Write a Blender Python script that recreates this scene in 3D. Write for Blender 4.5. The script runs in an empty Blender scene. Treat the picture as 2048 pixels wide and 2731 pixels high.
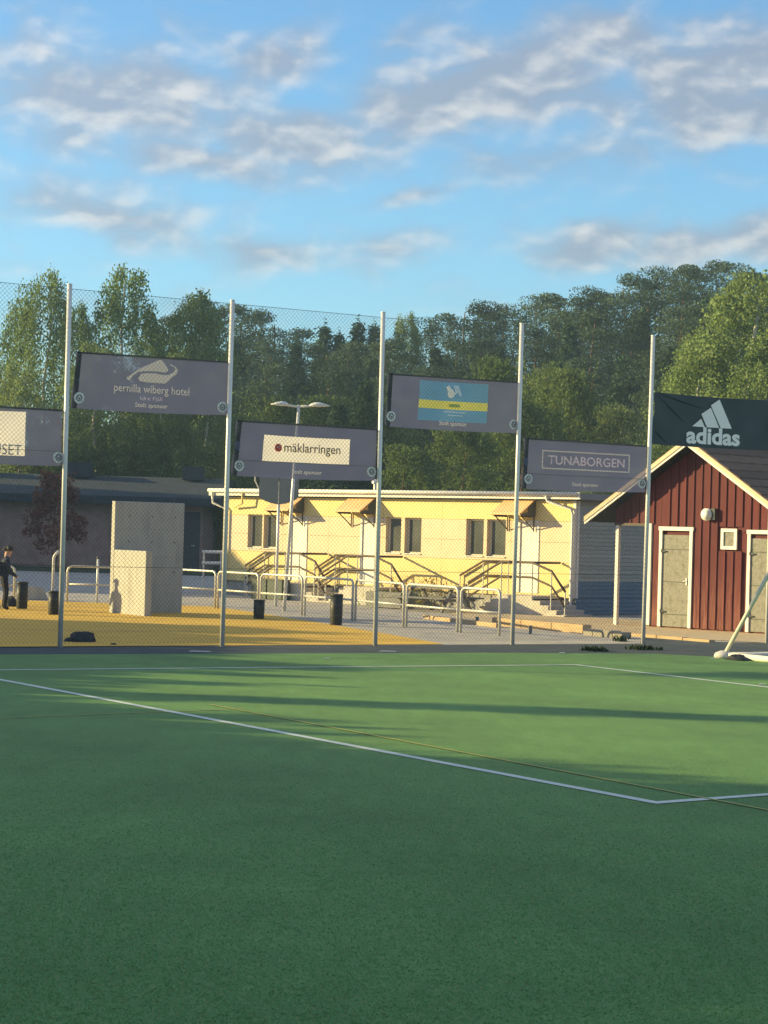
import bpy, math, random
import numpy as np
from mathutils import Matrix, Vector, Euler
random.seed(7); RNG = np.random.default_rng(7)
S = bpy.context.scene
COL = S.collection
rad = math.radians

# ------------------------------------------------------------------ camera
F, EYE, ROLL = 5700.0, 1.9, rad(1.58)
PITCH = math.atan(54.5 / F * math.cos(ROLL))
cam = bpy.data.cameras.new('camera'); camo = bpy.data.objects.new('camera', cam); COL.objects.link(camo)
cam.sensor_fit = 'VERTICAL'; cam.sensor_height = 36.0; cam.lens = F / 2731 * 36.0
cam.clip_start = 0.1; cam.clip_end = 3000
CM = Matrix.Rotation(math.pi / 2 + PITCH, 4, 'X') @ Matrix.Rotation(ROLL, 4, 'Z')
CM.translation = (0, 0, EYE)
camo.matrix_world = CM
S.camera = camo

# ------------------------------------------------------------------ render settings
S.view_settings.view_transform = 'Standard'; S.view_settings.look = 'None'
S.view_settings.gamma = 1.0; S.view_settings.use_curve_mapping = False
S.view_settings.exposure = 1.1
S.render.engine = 'CYCLES'
S.cycles.use_denoising = True
S.cycles.max_bounces = 8; S.cycles.transparent_max_bounces = 16
S.cycles.sample_clamp_indirect = 6

# ------------------------------------------------------------------ sun + sky
SUN_EL = rad(15.0); HAZE = 0.0006
SX, SY = -0.990, 0.140                    # where the sun stands, seen from above
sun = bpy.data.lights.new('sun', 'SUN'); suno = bpy.data.objects.new('sun', sun); COL.objects.link(suno)
sun.energy = 4.8; sun.angle = rad(0.53); sun.color = (1.0, 0.79, 0.34)
sd = Vector((SX * math.cos(SUN_EL), SY * math.cos(SUN_EL), math.sin(SUN_EL)))
suno.rotation_euler = sd.to_track_quat('Z', 'Y').to_euler()
suno.location = sd * 60

W = bpy.data.worlds.new('World'); S.world = W; W.use_nodes = True
nt = W.node_tree; N = nt.nodes; L = nt.links; N.clear()
def nd(t, **k):
    n = N.new(t)
    for a, v in k.items(): setattr(n, a, v)
    return n
def mth(op, a, b=None, c=None, clamp=False):
    n = nd('ShaderNodeMath', operation=op); n.use_clamp = clamp
    for i, v in enumerate((a, b, c)):
        if v is None: continue
        if isinstance(v, (int, float)): n.inputs[i].default_value = v
        else: L.new(v, n.inputs[i])
    return n.outputs[0]
out = nd('ShaderNodeOutputWorld'); bg = nd('ShaderNodeBackground'); L.new(bg.outputs[0], out.inputs[0])
bg.inputs['Strength'].default_value = 0.11
sky = nd('ShaderNodeTexSky', sky_type='NISHITA'); sky.sun_disc = False
sky.sun_elevation = SUN_EL; sky.sun_rotation = math.atan2(SX, SY)
sky.air_density = 1.0; sky.dust_density = 0.3; sky.ozone_density = 2.5; sky.altitude = 0
tc = nd('ShaderNodeTexCoord'); sep = nd('ShaderNodeSeparateXYZ'); L.new(tc.outputs['Generated'], sep.inputs[0])
az = mth('ARCTAN2', sep.outputs[0], sep.outputs[1]); el = mth('ARCSINE', sep.outputs[2])
comb = nd('ShaderNodeCombineXYZ'); L.new(az, comb.inputs[0]); L.new(el, comb.inputs[1])
def noise(scale, off, detail=6, rough=0.55, dist=0.0):
    mp = nd('ShaderNodeMapping'); L.new(comb.outputs[0], mp.inputs[0])
    mp.inputs['Location'].default_value = off; mp.inputs['Scale'].default_value = scale
    mp.inputs['Rotation'].default_value = (0, 0, rad(6))
    n = nd('ShaderNodeTexNoise'); n.inputs['Scale'].default_value = 1.0
    n.inputs['Detail'].default_value = detail; n.inputs['Roughness'].default_value = rough
    n.inputs['Distortion'].default_value = dist
    L.new(mp.outputs[0], n.inputs['Vector'])
    return n.outputs[0]
# cloud banks: azimuth, elevation, half widths, tilt, weight (radians)
banks = [(-.125, .196, .062, .018, -6, 1.0), (-.05, .181, .045, .012, -9, 1.0), (-.09, .170, .05, .008, -8, .8), (-.150, .180, .03, .012, -8, .7), (-.057, .217, .022, .011, 8, .8),
         (.022, .202, .05, .016, 16, 1.0), (.065, .214, .055, .020, 14, 1.0), (.10, .229, .022, .011, 14, .8), (.150, .212, .05, .022, 12, 1.0), (.165, .196, .04, .012, 14, .9),
         (.082, .178, .06, .010, 8, .55), (.093, .136, .026, .0095, 10, .9), (.135, .134, .028, .009, 8, .8), (.175, .140, .022, .010, 6, .9),
         (-.125, .142, .055, .010, -10, .75), (-.07, .130, .06, .008, -5, .7), (.003, .132, .022, .008, 2, .6), (.01, .157, .03, .004, 14, .5), (-.16, .150, .04, .012, -4, .6), (-.14, .215, .022, .006, 4, .45), (.0, .227, .016, .008, 20, .5)]
cover = None
for (a, e, rx, ry, tl, w) in banks:
    mp = nd('ShaderNodeMapping', vector_type='TEXTURE'); L.new(comb.outputs[0], mp.inputs[0])
    mp.inputs['Location'].default_value = (a, e, 0); mp.inputs['Rotation'].default_value = (0, 0, rad(tl)); mp.inputs['Scale'].default_value = (rx * 1.75, ry * 1.9, 1)
    ln = nd('ShaderNodeVectorMath', operation='LENGTH'); L.new(mp.outputs[0], ln.inputs[0])
    v = mth('MULTIPLY', mth('SUBTRACT', 1.0, ln.outputs['Value'], clamp=True), w)
    cover = v if cover is None else mth('SMOOTH_MAX', cover, v, 0.15)
n1 = noise((32, 54, 1), (3.1, 1.7, 0), 5, .46, .15)
n2 = noise((32, 54, 1), (3.1 + .12, 1.7 - .22, 0), 5, .46, .15)      # the same clouds a little nearer the sun: their lit side
nb = noise((7, 26, 1), (9.0, 4.0, 0), 4, .5)
# the same broken cloud goes on over the rest of the sky
side = nd('ShaderNodeMapRange', interpolation_type='SMOOTHSTEP'); L.new(mth('ABSOLUTE', az), side.inputs['Value']); side.inputs['From Min'].default_value = .20; side.inputs['From Max'].default_value = .35
over = nd('ShaderNodeMapRange', interpolation_type='SMOOTHSTEP'); L.new(el, over.inputs['Value']); over.inputs['From Min'].default_value = .26; over.inputs['From Max'].default_value = .36
rest = mth('MULTIPLY', mth('MAXIMUM', side.outputs[0], over.outputs[0]), 0.50)
cover = mth('MAXIMUM', cover, rest)
dens = mth('ADD', mth('MULTIPLY', cover, 1.0), mth('MULTIPLY', mth('SUBTRACT', n1, 0.5), 1.10))
dens = mth('ADD', dens, mth('MULTIPLY', mth('SUBTRACT', nb, 0.5), 0.35))
mr = nd('ShaderNodeMapRange', interpolation_type='SMOOTHSTEP'); L.new(dens, mr.inputs['Value'])
mr.inputs['From Min'].default_value = -0.02; mr.inputs['From Max'].default_value = 0.78; mr.inputs['To Max'].default_value = 0.80
alpha = mr.outputs[0]
lit = nd('ShaderNodeMapRange', interpolation_type='SMOOTHSTEP'); L.new(mth('SUBTRACT', n1, n2), lit.inputs['Value'])
lit.inputs['From Min'].default_value = -0.09; lit.inputs['From Max'].default_value = 0.22
cc = nd('ShaderNodeMix', data_type='RGBA'); L.new(lit.outputs[0], cc.inputs['Factor'])
CL = 1.0
cc.inputs['A'].default_value = (1.52, 1.72, 2.12, 1); cc.inputs['B'].default_value = (3.4, 3.25, 3.12, 1)
# clouds glow more towards the sun
dt = nd('ShaderNodeVectorMath', operation='DOT_PRODUCT'); L.new(tc.outputs['Generated'], dt.inputs[0]); dt.inputs[1].default_value = tuple(sd)
glow = mth('ADD', 1.0, mth('MULTIPLY', mth('POWER', mth('MAXIMUM', dt.outputs['Value'], 0.0), 2.0), 0.9))
sc_ = nd('ShaderNodeVectorMath', operation='SCALE'); L.new(cc.outputs['Result'], sc_.inputs[0]); L.new(glow, sc_.inputs['Scale'])
# clear-sky hue of a clean northern evening
tint = nd('ShaderNodeMix', data_type='RGBA', blend_type='MULTIPLY'); tint.inputs['Factor'].default_value = 1
L.new(sky.outputs[0], tint.inputs['A']); tint.inputs['B'].default_value = (0.57, 0.81, 0.94, 1)
mixc = nd('ShaderNodeMix', data_type='RGBA'); L.new(alpha, mixc.inputs['Factor']); L.new(tint.outputs['Result'], mixc.inputs['A']); L.new(sc_.outputs[0], mixc.inputs['B'])
L.new(mixc.outputs['Result'], bg.inputs['Color'])

# ------------------------------------------------------------------ helpers
M3 = CM.to_3x3()
def ray(px, py): return M3 @ Vector((px - 1024, 1365.5 - py, -F))
def G(px, py, z=0.0):
    d = ray(px, py); t = (z - EYE) / d.z
    return Vector((d.x * t, d.y * t, z))
def at(px, py, y):
    d = ray(px, py); t = y / d.y
    return Vector((d.x * t, y, EYE + d.z * t))
def on_plane(px, py, p0, n):
    d = ray(px, py); o = Vector((0, 0, EYE)); t = (Vector(p0) - o).dot(n) / d.dot(n)
    return o + d * t

def tag(o, label=None, cat=None, group=None, kind=None):
    if label: o['label'] = label
    if cat: o['category'] = cat
    if group: o['group'] = group
    if kind: o['kind'] = kind
    return o
def thing(name, label, cat, loc=(0, 0, 0), rz=0.0, group=None):
    o = bpy.data.objects.new(name, None); COL.objects.link(o)
    o.location = loc; o.rotation_euler = (0, 0, rz); o.empty_display_size = 0.2
    return tag(o, label, cat, group)
def children(o): return [c for c in bpy.data.objects if c.parent == o]
def dup(root, kids, loc, rz=0.0, scale=(1, 1, 1), label=None, group=None):
    r = root.copy(); COL.objects.link(r); r.location = loc; r.rotation_euler = (0, 0, rz); r.scale = scale
    if label: r['label'] = label
    if group: r['group'] = group
    for k in kids:
        c = k.copy(); COL.objects.link(c); c.parent = r
    return r

class MB:
    def __init__(s): s.v = []; s.f = []
    def add(s, vs, fs):
        b = len(s.v); s.v += [tuple(v) for v in vs]; s.f += [tuple(i + b for i in f) for f in fs]; return s
    def box(s, x0, x1, y0, y1, z0, z1):
        return s.add([(x0, y0, z0), (x1, y0, z0), (x1, y1, z0), (x0, y1, z0), (x0, y0, z1), (x1, y0, z1), (x1, y1, z1), (x0, y1, z1)],
                     [(3, 2, 1, 0), (4, 5, 6, 7), (0, 1, 5, 4), (1, 2, 6, 5), (2, 3, 7, 6), (3, 0, 4, 7)])
    def prism(s, poly, axis, a, b):
        """extrude a 2-D polygon along an axis: 'y' -> (p, ., q), 'z' -> (p, q, .), 'x' -> (., p, q)"""
        n = len(poly)
        put = {'y': lambda p, t: (p[0], t, p[1]), 'z': lambda p, t: (p[0], p[1], t), 'x': lambda p, t: (t, p[0], p[1])}[axis]
        vs = [put(p, a) for p in poly] + [put(p, b) for p in poly]
        fs = [tuple(range(n)), tuple(range(2 * n - 1, n - 1, -1))] + [(i, i + n, (i + 1) % n + n, (i + 1) % n) for i in range(n)]
        return s.add(vs, fs)
    def tube(s, path, r, n=8, caps=True):
        path = [Vector(p) for p in path]; rs = r if isinstance(r, (list, tuple)) else [r] * len(path)
        prev = None; rings = []
        for i, p in enumerate(path):
            t = (path[min(i + 1, len(path) - 1)] - path[max(i - 1, 0)]).normalized()
            if prev is None:
                u = t.orthogonal().normalized()
            else:
                u = (prev - t * prev.dot(t)).normalized()
            w = t.cross(u); prev = u
            rings.append([p + (u * math.cos(2 * math.pi * k / n) + w * math.sin(2 * math.pi * k / n)) * rs[i] for k in range(n)])
        vs = [v for ring in rings for v in ring]; fs = []
        for i in range(len(rings) - 1):
            for k in range(n):
                a = i * n + k; b = i * n + (k + 1) % n
                fs.append((a, b, b + n, a + n))
        if caps: fs += [tuple(range(n - 1, -1, -1)), tuple(range((len(rings) - 1) * n, len(rings) * n))]
        return s.add(vs, fs)
    def disc_y(s, cx, cz, r, y, t=0.004, n=24, rz=None):
        return s.prism([(cx + r * math.cos(2 * math.pi * k / n), cz + (rz or r) * math.sin(2 * math.pi * k / n)) for k in range(n)], 'y', y, y + t)
    def lathe(s, prof, c=(0, 0, 0), n=16):
        vs = []; fs = []
        for r, z in prof:
            for k in range(n): vs.append((c[0] + r * math.cos(2 * math.pi * k / n), c[1] + r * math.sin(2 * math.pi * k / n), c[2] + z))
        for i in range(len(prof) - 1):
            for k in range(n):
                a = i * n + k; b = i * n + (k + 1) % n; fs.append((a, b, b + n, a + n))
        fs += [tuple(range(n - 1, -1, -1)), tuple(range((len(prof) - 1) * n, len(prof) * n))]
        return s.add(vs, fs)
    def mesh(s, name, m, smooth=False):
        me = bpy.data.meshes.new(name); me.from_pydata(s.v, [], s.f); me.materials.append(m); me.update()
        if smooth: me.polygons.foreach_set('use_smooth', [True] * len(me.polygons))
        return me
    def obj(s, name, m, parent=None, smooth=False, bevel=0.0, loc=None, rz=None):
        o = bpy.data.objects.new(name, s.mesh(name, m, smooth)); COL.objects.link(o)
        if parent is not None: o.parent = parent
        if loc is not None: o.location = loc
        if rz is not None: o.rotation_euler = (0, 0, rz)
        if bevel:
            b = o.modifiers.new('bevel', 'BEVEL'); b.width = bevel; b.segments = 2; b.limit_method = 'ANGLE'
        return o
def put(name, mesh, parent, loc=(0, 0, 0), rot=(0, 0, 0), scale=(1, 1, 1)):
    o = bpy.data.objects.new(name, mesh); COL.objects.link(o); o.parent = parent
    o.location = loc; o.rotation_euler = rot; o.scale = scale
    return o
def np_mesh(name, V, Fq, m):
    me = bpy.data.meshes.new(name); V = np.asarray(V, dtype=np.float32); Fq = np.asarray(Fq, dtype=np.int32); k = Fq.shape[1]
    me.vertices.add(len(V)); me.vertices.foreach_set('co', V.ravel())
    me.loops.add(Fq.size); me.loops.foreach_set('vertex_index', Fq.ravel())
    me.polygons.add(len(Fq)); me.polygons.foreach_set('loop_start', np.arange(0, Fq.size, k, dtype=np.int32))
    me.materials.append(m); me.update(calc_edges=True); me.validate()
    return me

# ------------------------------------------------------------------ materials
def mat(name, rgb, rough=0.7, var=0.0, vscale=4.0, bump=0.0, bscale=60.0, metal=0.0, spec=0.4, dirt=None, dscale=2.0, damt=0.5, per_obj=0.0, stretch=(1, 1, 1), wear=None):
    m = bpy.data.materials.new(name); m.use_nodes = True
    t = m.node_tree; b = t.nodes['Principled BSDF']
    b.inputs['Roughness'].default_value = rough; b.inputs['Metallic'].default_value = metal; b.inputs['Specular IOR Level'].default_value = spec
    tcn = t.nodes.new('ShaderNodeTexCoord'); mp = t.nodes.new('ShaderNodeMapping'); t.links.new(tcn.outputs['Object'], mp.inputs[0]); mp.inputs['Scale'].default_value = stretch
    cur = None
    base = t.nodes.new('ShaderNodeRGB'); base.outputs[0].default_value = (*rgb, 1); cur = base.outputs[0]
    def ns(sc, det=5):
        n = t.nodes.new('ShaderNodeTexNoise'); n.inputs['Scale'].default_value = sc; n.inputs['Detail'].default_value = det; n.inputs['Roughness'].default_value = .6
        t.links.new(mp.outputs[0], n.inputs['Vector']); return n.outputs[0]
    if var:
        h = t.nodes.new('ShaderNodeHueSaturation'); mr_ = t.nodes.new('ShaderNodeMapRange')
        t.links.new(ns(vscale), mr_.inputs['Value']); mr_.inputs['From Min'].default_value = .25; mr_.inputs['From Max'].default_value = .75
        mr_.inputs['To Min'].default_value = 1 - var; mr_.inputs['To Max'].default_value = 1 + var
        t.links.new(mr_.outputs[0], h.inputs['Value']); t.links.new(cur, h.inputs['Color']); cur = h.outputs[0]
    if per_obj:
        oi = t.nodes.new('ShaderNodeObjectInfo'); h = t.nodes.new('ShaderNodeHueSaturation'); mr_ = t.nodes.new('ShaderNodeMapRange')
        t.links.new(oi.outputs['Random'], mr_.inputs['Value']); mr_.inputs['To Min'].default_value = 1 - per_obj; mr_.inputs['To Max'].default_value = 1 + per_obj
        t.links.new(mr_.outputs[0], h.inputs['Value']); t.links.new(cur, h.inputs['Color']); cur = h.outputs[0]
    if dirt:
        mx = t.nodes.new('ShaderNodeMix'); mx.data_type = 'RGBA'; mr_ = t.nodes.new('ShaderNodeMapRange'); t.links.new(ns(dscale, 8), mr_.inputs['Value'])
        mr_.inputs['From Min'].default_value = .5; mr_.inputs['From Max'].default_value = .72; mr_.inputs['To Max'].default_value = damt
        fac = mr_.outputs[0]
        if wear:      # paint worn off towards the foot of the wall, where rain splashes
            mr_.inputs['From Min'].default_value = .36; mr_.inputs['From Max'].default_value = .66
            sp_ = t.nodes.new('ShaderNodeSeparateXYZ'); t.links.new(tcn.outputs['Object'], sp_.inputs[0]); wz = t.nodes.new('ShaderNodeMapRange'); t.links.new(sp_.outputs[2], wz.inputs['Value'])
            wz.inputs['From Min'].default_value = wear[0]; wz.inputs['From Max'].default_value = wear[1]; wz.inputs['To Min'].default_value = .06
            mm_ = t.nodes.new('ShaderNodeMath'); mm_.operation = 'MULTIPLY'; t.links.new(fac, mm_.inputs[0]); t.links.new(wz.outputs[0], mm_.inputs[1]); fac = mm_.outputs[0]
        t.links.new(fac, mx.inputs['Factor']); t.links.new(cur, mx.inputs['A']); mx.inputs['B'].default_value = (*dirt, 1); cur = mx.outputs['Result']
    t.links.new(cur, b.inputs['Base Color'])
    if bump:
        bp = t.nodes.new('ShaderNodeBump'); bp.inputs['Strength'].default_value = bump; bp.inputs['Distance'].default_value = 0.02
        t.links.new(ns(bscale, 6), bp.inputs['Height']); t.links.new(bp.outputs[0], b.inputs['Normal'])
    return m
def leaf_mat(name, rgb, trans=0.35, var=0.35, per_obj=0.25, hue=0.03):
    m = bpy.data.materials.new(name); m.use_nodes = True; t = m.node_tree; t.nodes.clear()
    o = t.nodes.new('ShaderNodeOutputMaterial'); mx = t.nodes.new('ShaderNodeMixShader'); d = t.nodes.new('ShaderNodeBsdfDiffuse'); tr = t.nodes.new('ShaderNodeBsdfTranslucent')
    geo = t.nodes.new('ShaderNodeNewGeometry'); oi = t.nodes.new('ShaderNodeObjectInfo')
    h1 = t.nodes.new('ShaderNodeHueSaturation'); h1.inputs['Color'].default_value = (*rgb, 1)
    def rng(src, lo, hi):
        r = t.nodes.new('ShaderNodeMapRange'); t.links.new(src, r.inputs['Value']); r.inputs['To Min'].default_value = lo; r.inputs['To Max'].default_value = hi; return r.outputs[0]
    t.links.new(rng(geo.outputs['Random Per Island'], 1 - var, 1 + var), h1.inputs['Value'])
    t.links.new(rng(oi.outputs['Random'], .5 - hue, .5 + hue), h1.inputs['Hue'])
    h2 = t.nodes.new('ShaderNodeHueSaturation'); t.links.new(h1.outputs[0], h2.inputs['Color']); t.links.new(rng(oi.outputs['Random'], 1 + per_obj, 1 - per_obj), h2.inputs['Value'])
    t.links.new(h2.outputs[0], d.inputs[0])
    y = t.nodes.new('ShaderNodeMix'); y.data_type = 'RGBA'; y.blend_type = 'MULTIPLY'; y.inputs['Factor'].default_value = 1; t.links.new(h2.outputs[0], y.inputs['A']); y.inputs['B'].default_value = (1.08, 1.08, .72, 1)
    t.links.new(y.outputs['Result'], tr.inputs[0])
    mx.inputs[0].default_value = trans; t.links.new(d.outputs[0], mx.inputs[1]); t.links.new(tr.outputs[0], mx.inputs[2]); t.links.new(mx.outputs[0], o.inputs[0])
    return m
def cloth_mat(name, rgb, trans=0.4, see=0.1, var=0.06):
    m = bpy.data.materials.new(name); m.use_nodes = True; t = m.node_tree; t.nodes.clear()
    o = t.nodes.new('ShaderNodeOutputMaterial'); a = t.nodes.new('ShaderNodeMixShader'); b = t.nodes.new('ShaderNodeMixShader')
    d = t.nodes.new('ShaderNodeBsdfDiffuse'); tr = t.nodes.new('ShaderNodeBsdfTranslucent'); ts = t.nodes.new('ShaderNodeBsdfTransparent')
    tcn = t.nodes.new('ShaderNodeTexCoord'); n = t.nodes.new('ShaderNodeTexNoise'); n.inputs['Scale'].default_value = 1.3; n.inputs['Detail'].default_value = 5; t.links.new(tcn.outputs['Object'], n.inputs['Vector'])
    h = t.nodes.new('ShaderNodeHueSaturation'); h.inputs['Color'].default_value = (*rgb, 1); r = t.nodes.new('ShaderNodeMapRange'); t.links.new(n.outputs[0], r.inputs['Value'])
    r.inputs['To Min'].default_value = 1 - var * 3; r.inputs['To Max'].default_value = 1 + var * 3; t.links.new(r.outputs[0], h.inputs['Value'])
    t.links.new(h.outputs[0], d.inputs[0]); t.links.new(h.outputs[0], tr.inputs[0])
    a.inputs[0].default_value = trans; t.links.new(d.outputs[0], a.inputs[1]); t.links.new(tr.outputs[0], a.inputs[2])
    b.inputs[0].default_value = see; t.links.new(a.outputs[0], b.inputs[1]); t.links.new(ts.outputs[0], b.inputs[2]); t.links.new(b.outputs[0], o.inputs[0])
    return m

def turf_mat():
    m = bpy.data.materials.new('turf'); m.use_nodes = True; t = m.node_tree; b = t.nodes['Principled BSDF']
    b.inputs['Roughness'].default_value = .75; b.inputs['Specular IOR Level'].default_value = .25
    tcn = t.nodes.new('ShaderNodeTexCoord')
    def ns(sc, det, stretch=(1, 1, 1), rough=.6):
        mp = t.nodes.new('ShaderNodeMapping'); t.links.new(tcn.outputs['Object'], mp.inputs[0]); mp.inputs['Scale'].default_value = stretch; mp.inputs['Rotation'].default_value = (0, 0, rad(20))
        n = t.nodes.new('ShaderNodeTexNoise'); n.inputs['Scale'].default_value = sc; n.inputs['Detail'].default_value = det; n.inputs['Roughness'].default_value = rough
        t.links.new(mp.outputs[0], n.inputs['Vector']); return n.outputs[0]
    def mr(src, a, c, lo, hi):
        r = t.nodes.new('ShaderNodeMapRange'); t.links.new(src, r.inputs['Value']); r.inputs['From Min'].default_value = a; r.inputs['From Max'].default_value = c; r.inputs['To Min'].default_value = lo; r.inputs['To Max'].default_value = hi; return r.outputs[0]
    mx = t.nodes.new('ShaderNodeMix'); mx.data_type = 'RGBA'; t.links.new(mr(ns(75, 4, rough=.8), .33, .67, 0, 1), mx.inputs['Factor'])
    mx.inputs['A'].default_value = (.098, .216, .074, 1); mx.inputs['B'].default_value = (.160, .300, .094, 1)
    h = t.nodes.new('ShaderNodeHueSaturation'); t.links.new(mx.outputs['Result'], h.inputs['Color'])
    mul = t.nodes.new('ShaderNodeMath'); mul.operation = 'MULTIPLY'
    t.links.new(mr(ns(.7, 5), .3, .7, .88, 1.12), mul.inputs[0]); t.links.new(mr(ns(5, 4, (1, .25, 1)), .3, .7, .92, 1.08), mul.inputs[1]); mp2 = t.nodes.new('ShaderNodeMapping'); t.links.new(tcn.outputs['Object'], mp2.inputs[0]); mp2.inputs['Rotation'].default_value = (0, 0, -math.atan2(.5395, .842))
    wv = t.nodes.new('ShaderNodeTexWave'); wv.inputs['Scale'].default_value = .085; wv.inputs['Distortion'].default_value = 1.2; wv.inputs['Detail'].default_value = 3; wv.bands_direction = 'X'; t.links.new(mp2.outputs[0], wv.inputs['Vector'])
    m2_ = t.nodes.new('ShaderNodeMath'); m2_.operation = 'MULTIPLY'; t.links.new(mul.outputs[0], m2_.inputs[0]); t.links.new(mr(wv.outputs['Fac'], 0, 1, .95, 1.05), m2_.inputs[1]); t.links.new(m2_.outputs[0], h.inputs['Value'])
    t.links.new(h.outputs[0], b.inputs['Base Color'])
    bp = t.nodes.new('ShaderNodeBump'); bp.inputs['Strength'].default_value = .7; bp.inputs['Distance'].default_value = .02; t.links.new(ns(70, 4, rough=.75), bp.inputs['Height']); t.links.new(bp.outputs[0], b.inputs['Normal'])
    return m

m_turf = turf_mat()
m_line = mat('turf_white', (.60, .68, .64), .8, .15, 30, .5, 80)
m_yline = mat('turf_yellow', (.34, .36, .11), .8, .3, 40, .5, 80)
m_asph = mat('asphalt', (.42, .39, .355), .9, .2, 3, .5, 120, dirt=(.25, .24, .225), dscale=.8, damt=.75)
m_asph_d = mat('asphalt_dark', (.075, .075, .075), .9, .3, 4, .5, 140)
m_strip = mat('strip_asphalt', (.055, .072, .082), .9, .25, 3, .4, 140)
m_court = mat('court_rubber', (.66, .42, .065), .9, .14, 2.5, .3, 160, dirt=(.42, .25, .06), dscale=.7, damt=.75, stretch=(.5, 1.6, 1))
m_sand = mat('gravel', (.52, .41, .27), .95, .22, 6, .6, 90, dirt=(.32, .25, .17), dscale=3, damt=.6)
m_forest = mat('forest_floor', (.03, .045, .018), .95, .4, .4, .5, 8)
m_steel = mat('galvanised_steel', (.72, .72, .70), .42, .08, 12, 0, 60, metal=.2, spec=.5)
m_wire = mat('wire', (.10, .115, .11), .55, .1, 5)
m_white = mat('white_paint', (.72, .70, .66), .55, .07, 8, .05, 90, dirt=(.42, .39, .34), dscale=6, damt=.35)
m_rail = mat('rail_paint', (.66, .64, .58), .45, .1, 10, dirt=(.36, .30, .24), dscale=9, damt=.35)
m_hoop = mat('hoop_zinc', (.58, .57, .53), .45, .1, 10, metal=.3, dirt=(.36, .32, .27), dscale=9, damt=.35)
m_brown = mat('brown_steel', (.095, .065, .045), .6, .2, 10)
m_yellow = mat('yellow_panel', (.78, .63, .28), .75, .05, 3, .1, 60, dirt=(.50, .38, .20), dscale=1.6, damt=.7, stretch=(1, 1, .5), wear=(1.3, .4))
m_beige = mat('beige_panel', (.72, .58, .41), .8, .06, 5, .15, 60, dirt=(.60, .47, .32), dscale=2, damt=.35)
m_plinth = mat('plinth_concrete', (.33, .32, .30), .9, .2, 5, .4, 60, dirt=(.2, .2, .19), dscale=2, damt=.6)
m_stair = mat('stair_concrete', (.52, .48, .42), .9, .12, 7, .3, 50, dirt=(.34, .32, .29), dscale=3, damt=.5)
m_conc = mat('concrete', (.41, .405, .385), .9, .10, 6, .35, 50, dirt=(.24, .235, .22), dscale=2.6, damt=.6, stretch=(1.6, 1.6, .35))
m_gableb = mat('grey_board', (.33, .34, .31), .7, .1, 8, .2, 40, per_obj=.10, stretch=(.3, 1, 1))
m_blueb = mat('blue_board', (.12, .18, .25), .7, .12, 8, .2, 40, per_obj=.10)
m_red = mat('falu_red', (.112, .022, .027), .85, .2, 7, .3, 60, dirt=(.30, .13, .09), dscale=5, damt=.75, per_obj=.16, stretch=(3, 3, .35), wear=(1.35, .1))
m_rake = mat('rake_tan', (.64, .50, .34), .7, .12, 9)
m_tile = mat('roof_tile', (.13, .085, .06), .8, .25, 6, .3, 30, per_obj=.2)
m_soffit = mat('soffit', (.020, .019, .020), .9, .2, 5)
m_door = mat('weathered_door', (.24, .232, .20), .8, .3, 26, .4, 50, dirt=(.12, .115, .09), dscale=9, damt=.9)
m_cheek = mat('canopy_cheek', (.10, .095, .075), .8, .15, 6)
m_canopy = mat('canopy_tin', (.78, .49, .25), .6, .12, 4, .1, 30)
m_glass = mat('dark_glass', (.10, .106, .10), .12, .35, 1.3, spec=.6)
m_frame = mat('window_frame', (.62, .55, .44), .6, .08, 8)
m_black = mat('black_plastic', (.018, .020, .020), .5, .2, 9)
m_darkblue = mat('dark_roofing', (.036, .050, .068), .85, .2, 2)
m_brick = mat('dark_brick', (.40, .265, .23), .9, .25, 3, .3, 30)
m_dkgrey = mat('dark_grey', (.075, .082, .09), .7, .2, 5)
m_board = mat('grey_sheet', (.19, .21, .22), .5, .1, 4)
m_greenbox = mat('dark_green_paint', (.045, .065, .058), .6, .15, 6)
m_timber = mat('pale_timber', (.46, .33, .19), .85, .2, 9, .3, 60, dirt=(.28, .2, .12), dscale=6, damt=.6, stretch=(.3, 2, 2))
m_stone = mat('grey_stone', (.27, .25, .21), .9, .2, 8, .5, 30)
m_picnic = mat('weathered_wood', (.20, .20, .19), .85, .25, 9, .3, 60)
m_lampg = mat('lamp_head', (.70, .72, .70), .35, .05, 5, spec=.6)
m_skin = mat('skin', (.46, .28, .20), .6); m_jacket = mat('navy_cloth', (.022, .030, .055), .9, .3, 9, .3, 30); m_trouser = mat('black_cloth', (.016, .016, .020), .9, .3, 9); m_hair = mat('dark_hair', (.02, .017, .015), .7)
m_bagw = mat('pale_bag', (.55, .53, .52), .8, .15, 12); m_bagd = mat('dark_bag', (.022, .026, .036), .8, .35, 8, .5, 14)
m_bark_p = mat('pine_bark', (.14, .075, .045), .95, .3, 5, .5, 12); m_bark_b = mat('birch_bark', (.50, .47, .42), .8, .2, 4, .2, 20, dirt=(.07, .06, .05), dscale=5, damt=.9)
m_ban = cloth_mat('banner_grey', (.165, .180, .330), .26, .17); m_ban_d = cloth_mat('banner_hem', (.05, .06, .08), .25, .0)
m_navy = cloth_mat('banner_navy', (.024, .044, .072), .25, .0, .12)
m_pw3 = mat('print_opaque', (.93, .91, .90), .8)
m_pw = cloth_mat('print_white', (.80, .77, .76), .45, .0, .02); m_pw2 = cloth_mat('print_bright', (.93, .91, .90), .70, .0, .01); m_pgrey = mat('print_grey', (.45, .43, .44), .8); m_pblue = cloth_mat('print_blue', (.20, .46, .78), .12, .2); m_pyel = cloth_mat('print_yellow', (.90, .80, .20), .12, 0)
m_pred = mat('print_red', (.85, .11, .07), .8); m_plil = cloth_mat('print_lilac', (.80, .74, .92), .70, 0, .01); m_pdark = mat('print_dark', (.16, .13, .11), .8); m_badge = mat('badge_grey', (.30, .27, .30), .8); m_badge_r = mat('badge_red', (.20, .085, .085), .8)
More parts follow.
